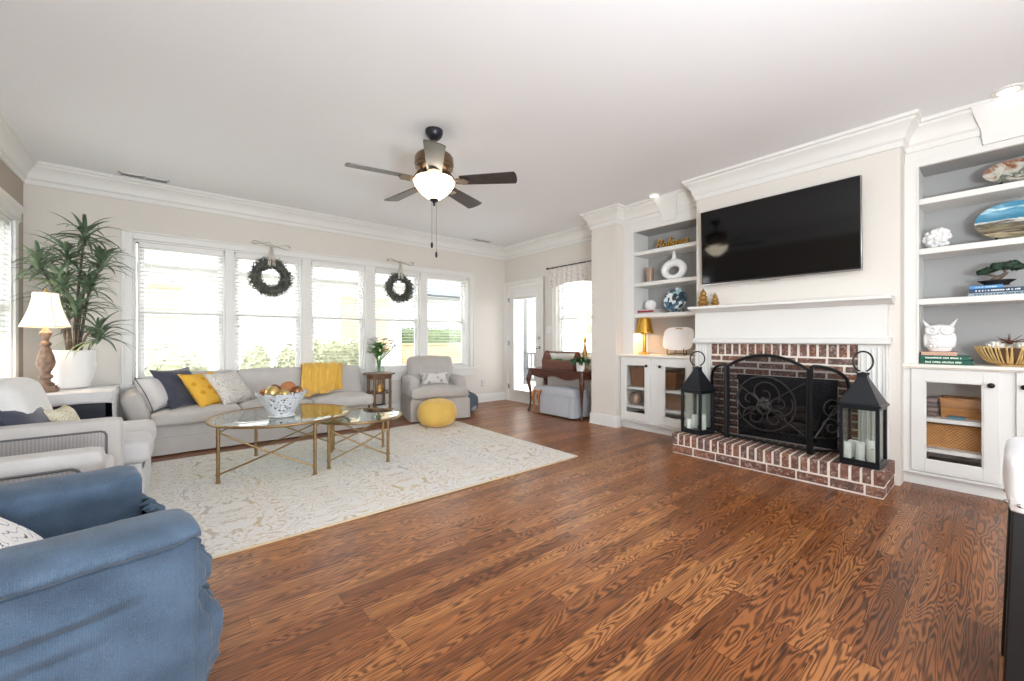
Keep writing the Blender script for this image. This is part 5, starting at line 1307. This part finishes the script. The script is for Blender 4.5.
def book(label, y0, y1, z, h, x0, x1, c, group, yaw=0, letter=None):
    bk = fin('book', label, 'book', ((x0 + x1) / 2, (y0 + y1) / 2, z), group); m = mat('book_cover', c, .55)
    b = MB(); b.box(x0, x1, y0, y1, z, z + .003); b.box(x0, x1, y0, y1, z + h - .003, z + h); b.box(x0, x0 + .004, y0, y1, z, z + h); obj('cover', b, m, bk, W=True, bev=.001)
    b = MB(); b.box(x0 + .004, x1 - .004, y0 + .004, y1 - .004, z + .003, z + h - .003); obj('pages', b, 'counter', bk, W=True)
    if letter:
        b = MB(); rr = random.Random(int(z * 1000)); y = y1 - .03
        while y > y0 + letter[1]:
            w = rr.uniform(.004, .008); b.box(x0 - .0006, x0, y - w, y, z + h * .3, z + h * rr.uniform(.58, .72)); y -= w + rr.choice((.002, .002, .002, .008))
        obj('spine_lettering', b, mat('spine_ink', letter[0], .5), bk, W=True)
    return bk
book('grey book under the red one beside the mosaic plate', 2.585, 2.885, TL[2], .02, 4.45, 4.64, (198, 196, 196), 'books below the white artichoke')
book('red book under the white artichoke', 2.665, 2.885, TL[2] + .02, .024, 4.45, 4.62, (150, 34, 54), 'books below the white artichoke')
book('thin white book on the red book', 2.655, 2.875, TL[2] + .044, .013, 4.45, 4.63, (232, 230, 228), 'books below the white artichoke')
def scaly(name, label, cat, loc, r, m, n=9, pts=None):
    o = fin(name, label, cat, loc); b = MB(); b.ball((0, 0, r * .9), (r * .85, r * .85, r * .9), 18, 12)
    for k in range(n):
        t = -.8 + 1.7 * k / (n - 1); q = math.sqrt(max(0, 1 - min(t, .98) ** 2)); m_ = max(3, int(12 * q))
        for i in range(m_):
            a = 2 * pi * (i + .5 * (k % 2)) / m_; c = Vector((r * q * cos(a) * .9, r * q * sin(a) * .9, r * .92 + r * .9 * t)); d = Vector((cos(a) * q, sin(a) * q, .6)).normalized()
            b.ball(c, (r * .24, r * .24, r * .3), 8, 6, T(rz=math.degrees(a)) @ T(ry=35))
    obj('body', b, m, o, smooth=180); return o
scaly('artichoke_ornament', 'small white ceramic artichoke on the red and white books', 'ornament', (SXL, 2.755, TL[2] + .057), .058, 'whitecer')
# brass lamp, platter
bl = fin('table_lamp', 'brass table lamp with a brass shade on the cream countertop', 'lamp', (4.46, 2.795, .912))
b = MB(); b.lathe([(0, 0), (.07, 0), (.072, .012), (.03, .022), (.018, .04), (.016, .30), (.02, .31), (0, .32)], 28); obj('base', b, 'gold', bl)
b = MB(); b.lathe([(.108, .255), (.104, .275), (.072, .44), (.05, .45), (.012, .453)], 36); bmesh.ops.delete(b.bm, geom=[f for f in b.bm.faces if len(f.verts) > 4], context='FACES_ONLY'); obj('shade', b, 'gold', bl, solid=.002)
b = MB(); b.lathe([(.012, .315), (.026, .36), (.02, .40), (0, .41)], 14); obj('bulb', b, 'warmbulb', bl)
point('brass_lamp_light', (4.46, 2.795, .912 + .27), 2.4, (1, .68, .38), .03)
pl = fin('serving_platter', 'white square-edged platter with a handle slot standing on a dark easel', 'platter', (4.53, 2.396, .912))
b = MB(); mx = T(0, 0, .19, ry=14); n = 60; se = lambda a, p: math.copysign(abs(a) ** p, a)
def ring(s_, x): return [mx @ Vector((x, .185 * s_ * se(cos(2 * pi * i / n), .5), .138 * s_ * se(sin(2 * pi * i / n), .5))) for i in range(n)]
b.rings([ring(.82, .012), ring(.98, -.004), ring(1, -.010), ring(.97, -.012), ring(.80, .002), ring(.4, .004)]); obj('dish', b, 'whitecer', pl, smooth=50)
b = MB(); b.tube([mx @ Vector((-.012, -.04 + .08 * t / 8, .115 + .006 * sin(pi * t / 8))) for t in range(9)], .006, 6); obj('handle_slot', b, 'oldgold', pl)
b = MB()
for y in (-.10, .10): b.tube([(-.07, y, .075), (-.075, y, .04), (-.055, y, .005), (.06, y * .7, .005), (.07, y * .4, .25)], .006, 6)
b.cyl((-.0, -.1, .02), (0, .1, .02), .006, n=6); obj('easel', b, 'walnut', pl)
sh_ = scaly('shell_ornament', 'small shell-shaped ornament beside the white platter', 'ornament', (4.45, 2.13, .912), .04, 'counter', 5)

# ================================================================ RIGHT BOOKCASE
SR = 4.52
M['tortoise'] = None
def banded(name, stops, sc, dist, ax=2, st=(9, 9, 9)):
    t = NT(name); x = t.xyz(t.coord()); f = t.math('ADD', t.math('MULTIPLY_ADD', x[ax], sc, .0), t.math('MULTIPLY', t.noise(t.scale(t.coord(), st), 1, 4, .6, .6), dist)); t.p(Roughness=.12, **{'Base Color': t.ramp(f, stops), 'Coat Weight': .6}); return t.m
M['tortoise'] = banded('brown_white_glaze', [(.25, rgb(120, 74, 44)), (.36, rgb(230, 224, 210)), (.46, rgb(90, 100, 90)), (.55, rgb(214, 212, 200)), (.66, rgb(140, 84, 50)), (.8, rgb(196, 202, 200))], 1.6, .75)
M['sea'] = banded('sea_glass_glaze', [(.05, rgb(74, 66, 48)), (.25, rgb(120, 112, 84)), (.31, rgb(190, 172, 140)), (.35, rgb(58, 48, 38)), (.44, rgb(132, 124, 96)), (.50, rgb(78, 68, 52)), (.56, rgb(222, 226, 222)), (.60, rgb(24, 112, 146)), (.74, rgb(36, 138, 172)), (.80, rgb(180, 216, 224)), (.84, rgb(36, 132, 170)), (.96, rgb(66, 152, 184))], 2.6, .34, 2, (5, 6, 34))
p = plate('display_plate', 'oval brown and white glazed dish leaning on the top shelf above the blue plate', (SR, -.075, TR_[0]), .150, .10, 'tortoise', 30)
p = plate('display_plate', 'oval blue and sand-coloured glazed plate standing on the second shelf', (SR + .02, -.07, TR_[1]), .185, .135, 'sea', 10)
cor = fin('coral_ornament', 'white coral cluster on a flat black base, on the shelf above the owl', 'ornament', (SR, .305, TR_[1]))
b = MB(); b.rbox((.05, .085, .008), .008, (0, 0, .008), 4); obj('base', b, 'blackwood', cor, smooth=60)
b = MB(); rr = random.Random(2); b.ball((0, 0, .085), (.05, .062, .06), 14, 10)
for i in range(60):
    d = Vector((rr.gauss(0, 1), rr.gauss(0, 1), rr.gauss(0, 1))).normalized(); b.ball((d.x * .05, d.y * .066, .085 + d.z * .066), rr.uniform(.014, .022), 8, 6)
obj('coral', b, 'whitecer', cor, smooth=180)
z = TR_[2]
book('white and blue book at the bottom of the stack below the bonsai', -.16, .142, z, .024, 4.43, 4.62, (150, 166, 176), 'books below the bonsai', letter=((40, 56, 76), .05))
book('dark blue book in the middle of the stack below the bonsai', -.15, .138, z + .024, .028, 4.43, 4.62, (44, 72, 104), 'books below the bonsai', letter=((226, 232, 236), .05))
book('bright blue book on top of the stack below the bonsai', -.02, .136, z + .052, .024, 4.43, 4.62, (84, 146, 206), 'books below the bonsai', letter=((190, 220, 240), .03))
bo = fin('bonsai', 'small bonsai tree in a shallow dark dish on the blue books', 'plant', (4.50, .01, z + .076))
b = MB(); b.lathe([(0, 0), (.06, 0), (.062, .012), (.088, .03), (.09, .036), (.08, .034), (0, .028)], 28, sy=1.0, sx=.6); obj('dish', b, 'blackwood', bo)
b = MB(); b.tube([(0, .02, .03), (0, -.005, .05), (0, -.02, .06), (0, -.045, .085), (0, -.03, .11)], [.02, .016, .014, .01, .006], 8); b.tube([(0, -.015, .055), (0, .03, .075), (0, .06, .09)], [.01, .008, .004], 6); obj('trunk', b, 'stem', bo, smooth=180)
b = MB()
for c, r in (((0, .06, .10), .035), ((0, .03, .115), .035), ((0, -.01, .135), .042), ((0, -.05, .13), .042), ((.01, -.09, .12), .04), ((0, -.07, .145), .035), ((-.02, 0, .12), .03)):
    b.ball(c, (r, r, r * .6), 12, 8)
    for i in range(60):
        d = Vector((rr.gauss(0, 1), rr.gauss(0, 1), rr.gauss(0, .7))).normalized(); q = Vector(c) + Vector((d.x * r, d.y * r, d.z * r * .65)); s = .007; o = d.orthogonal().normalized() * s; o2 = d.cross(o)
        b._new([q - o, q + o2 + d * .004, q + o, q - o2 + d * .004], [(0, 1, 2, 3)])
obj('foliage', b, 'darkleaf', bo, smooth=60)
book('green book at the bottom of the stack under the owl', .116, .385, .912, .034, 4.36, 4.58, (22, 84, 70), 'books under the owl', letter=((206, 220, 200), .06))
book('green book in the middle of the stack under the owl', .135, .385, .946, .03, 4.36, 4.57, (30, 96, 80), 'books under the owl', letter=((226, 236, 226), .04))
book('peach book directly under the owl', .195, .378, .976, .03, 4.37, 4.56, (206, 168, 146), 'books under the owl')
ow = fin('owl_figurine', 'white ceramic owl with ear tufts standing on the stacked books', 'figurine', (4.46, .287, 1.006))
b = MB(); b.lathe([(0, 0), (.055, 0), (.062, .01), (.076, .045), (.082, .08), (.077, .108), (.068, .126), (.076, .145), (.079, .172), (.073, .19), (.05, .198), (0, .207)], 32, sx=.75); obj('body', b, 'whitecer', ow, smooth=180)
for s_ in (-1, 1):
    b = MB(); b.tube([(-.01, s_ * .058, .185), (-.015, s_ * .072, .207), (-.015, s_ * .080, .222), (-.015, s_ * .092, .245)], [.016, .010, .007, .002], 8); obj('ear_tuft', b, 'whitecer', ow, smooth=180)
    b = MB(); b.lathe([(.0, .004), (.014, .004), (.018, .013), (.026, .016), (.034, .012), (.037, 0), (.03, -.01), (0, -.012)], 20, mx=T(-.052, s_ * .038, .158, ry=-80, rz=-s_ * 18)); b.ball((-.066, s_ * .036, .158), .009, 8, 6); obj('eye', b, 'whitecer', ow, smooth=180)
    b = MB(); b.ball((0, s_ * .072, .085), (.035, .016, .055), 12, 8); obj('wing', b, 'whitecer', ow, smooth=180)
b = MB(); b.tube([(-.058, 0, .15), (-.068, 0, .14), (-.062, 0, .125)], [.01, .008, .001], 8)
for k in range(4):
    for i in range(5 - k % 2): b.ball((-.056 + .004 * abs(i - 2), (i - (2 if k % 2 == 0 else 1.5)) * .022, .04 + k * .02), (.008, .012, .012), 8, 6)
obj('beak_and_feathers', b, 'whitecer', ow, smooth=180)
# gold slatted bowl with contents
gb = fin('slatted_bowl', 'gold slatted bowl of shells on the white countertop', 'bowl', (4.50, -.055, .912)); M['bamboo'] = mat('gilded_slats', (218, 186, 128), .45, .35, var=.25, vs=20); M['bowlin'] = mat('bowl_lining', (92, 66, 44), .7)
b = MB()
for i in range(60):
    a = 2 * pi * i / 60 + .05 * sin(i * 5); b.tube([((.07 + .10 * t ** .6) * cos(a + .06 * t * sin(i * 3)) * .85, (.07 + .10 * t ** .6) * sin(a + .06 * t * sin(i * 3)), .012 + .125 * t ** 1.3) for t in [k / 6 for k in range(7)]], .0055, 5)
b.lathe([(0, 0), (.07, 0), (.075, .012), (0, .014)], 24, sx=.85); obj('slats', b, 'bamboo', gb, smooth=180)
b = MB(); b.lathe([(.06, .014), (.10, .03), (.135, .065), (.158, .125)], 32, sx=.85); obj('lining', b, 'bowlin', gb)
for i, (x, y, r, lb) in enumerate(((-.05, .07, .04, 'pale shell ball in the gold bowl nearest the green books'), (-.06, -.06, .038, 'cream shell ball at the front of the gold bowl'), (.04, .0, .045, 'white shell ball at the back of the gold bowl'))):
    scaly('shell_ball', lb, 'ornament', (4.50 + x, -.055 + y, .912 + .09), r, 'counter', 5)['group'] = 'shell balls in the gold bowl'
ur = fin('starburst_ornament', 'brown spiky starburst resting on the gold bowl', 'ornament', (4.47, -.05, .912 + .145)); b = MB(); M['twig'] = mat('brown_twig', (98, 62, 46), .7); b.ball((0, 0, .02), .016, 10, 8)
for i in range(26):
    d = Vector((rr.gauss(0, 1), rr.gauss(0, 1), abs(rr.gauss(0, .8)) - .15)).normalized(); b.tube([(0, 0, .02), Vector((0, 0, .02)) + d * rr.uniform(.06, .085)], [.004, .0012], 5)
obj('spines', b, 'twig', ur)

# ================================================================ INSIDE THE CABINETS
M['wicker'] = wicker('honey_wicker', (120, 76, 34), (206, 150, 86), (1, 2), 45)
M['wicker_dark'] = wicker('brown_wicker', (74, 46, 28), (160, 108, 70), (1, 2), 40)
M['wicker_wavy'] = wood('woven_honey_band', (130, 80, 36), (204, 142, 72), 1, .8, .6)
def basket(label, x0, x1, y0, y1, z, h, m, taper=.88):
    k = fin('storage_basket', label, 'basket', ((x0 + x1) / 2, (y0 + y1) / 2, z), 'wicker baskets in the cabinets')
    cx, cy = (x0 + x1) / 2, (y0 + y1) / 2; hx, hy = (x1 - x0) / 2, (y1 - y0) / 2
    def rg(s_, zz, ins=0): return [Vector((cx + sx * (hx * s_ - ins), cy + sy * (hy * s_ - ins), zz)) for sx, sy in ((-1, -1), (1, -1), (1, 1), (-1, 1))]
    b = MB(); b.rings([rg(taper, z), rg(1, z + h), rg(1, z + h, .012), rg(taper, z + .012, .012)]); obj('woven_body', b, m, k, W=True, smooth=20)
    b = MB(); b.tube(rg(1, z + h), .009, 8, closed=True); obj('rim', b, m, k, W=True)
basket('wide honey wicker basket on the lower shelf beside the larger lantern', 4.46, 4.68, .015, .385, .283, .165, 'wicker', 1.0)
basket('shallow woven honey basket on the upper shelf beside the larger lantern', 4.48, 4.68, -.03, .285, .51, .14, 'wicker_wavy', .97)
basket('tapered brown basket on the upper shelf behind the first glass door past the column', 4.43, 4.62, 2.72, 2.985, .51, .235, 'wicker_dark', .8)
basket('dark brown basket on the upper shelf behind the glass door nearest the smaller lantern', 4.43, 4.62, 2.37, 2.62, .51, .20, 'wicker_dark', .85)
basket('square brown basket on the lower shelf behind the glass door nearest the smaller lantern', 4.45, 4.66, 2.20, 2.605, .283, .17, 'wicker_dark', .96)
M['greybook'] = (128, 116, 110)
for i in range(4):
    bk = fin('folded_throw', ['bottom', 'second', 'third', 'topmost'][i] + ' folded grey-brown cloth in the pile beside the shallow honey basket', 'folded cloth', (4.52, .33, .512 + i * .034), 'folded cloths in the cabinet')
    b = MB(); b.rbox((.09, .035, .0165), .014, (0, 0, .0165), 6, (0, 0, .003), amp=.003, fr=12, seed=i); obj('cloth', b, mat('folded_cloth', ((118, 104, 98), (140, 128, 122), (104, 92, 92), (132, 112, 108))[i], .9), bk, smooth=180)
b = MB(); b.rbox((.05, .045, .008), .006, (4.45, .20, .519), 4); tag(obj('small_case', b, mat('teal_case', (70, 130, 150), .5), smooth=60), 'small teal case in front of the shallow honey basket', 'case')
for i, (y0, y1, c, lb) in enumerate(((.20, .36, (60, 60, 70), 'dark flat case on the cabinet floor below the honey wicker basket'), (.02, .19, (112, 124, 136), 'grey-blue flat case on the cabinet floor below the honey wicker basket'), (2.72, 3.0, (40, 44, 50), 'dark flat box on the cabinet floor below the copper orb'), (2.2, 2.5, (44, 42, 44), 'dark flat box on the cabinet floor below the square brown basket'))):
    r_ = y0 < 1; x = 4.44
    o = fin('media_case', lb, 'box', (x + .09, (y0 + y1) / 2, .125), 'flat boxes on the cabinet floors'); b = MB(); b.box(x, x + .2, y0, y1, .125, .165); b.box(x + .004, x + .19, y0 + .004, y1 - .004, .165, .172); obj('box', b, mat('media_case', c, .4), o, W=True, bev=.004)
og = fin('glass_orb', 'copper-coloured glass orb on the lower shelf behind the first glass door past the column', 'ornament', (4.50, 2.945, .283)); b = MB(); b.lathe([(0, 0), (.045, 0), (.07, .03), (.078, .07), (.07, .11), (.05, .135), (.045, .14), (.042, .135), (0, .13)], 26); obj('body', b, mat('copper_glass', (176, 146, 124), .15, .4), og, smooth=180)

# ================================================================ STOOL AT THE EDGE
bs = thing('bar_stool', 'white upholstered counter stool with a black base beyond the glass-door cabinet side', 'stool', (2.062, -.24, 0))
M['whiteleather'] = mat('white_leather', (240, 240, 242), .45, bump=.2, bs=14)
b = MB(); b.rbox((.225, .225, .072), .03, (0, 0, .69), 12, (.004, .004, .012), amp=.007, fr=9); b.rbox((.222, .222, .025), .012, (0, 0, .628), 8, amp=.003, fr=9); obj('seat', b, 'whiteleather', bs, smooth=180)
b = MB()
for k in range(4):
    t = .20 - .40 * k / 3
    for p in ((-.224, t), (t, .224)): b.ball((p[0], p[1], .628), (.008, .008, .006), 10, 6)
obj('nailheads', b, 'silver', bs, smooth=180)
for sx in (-1, 1):
    for sy in (-1, 1):
        b = MB(); b.rings([[Vector((sx * (w + dx), sy * (w + dy), z)) for dx, dy in ((-.09, -.09), (0, -.09), (0, 0), (-.09, 0))] for w, z in ((.235, 0), (.215, .61))]); obj('leg', b, 'blackwood', bs, bev=.004)
b = MB(); b.box(-.20, .20, -.20, .20, .06, .615); obj('base_panel', b, 'blackwood', bs, bev=.004)
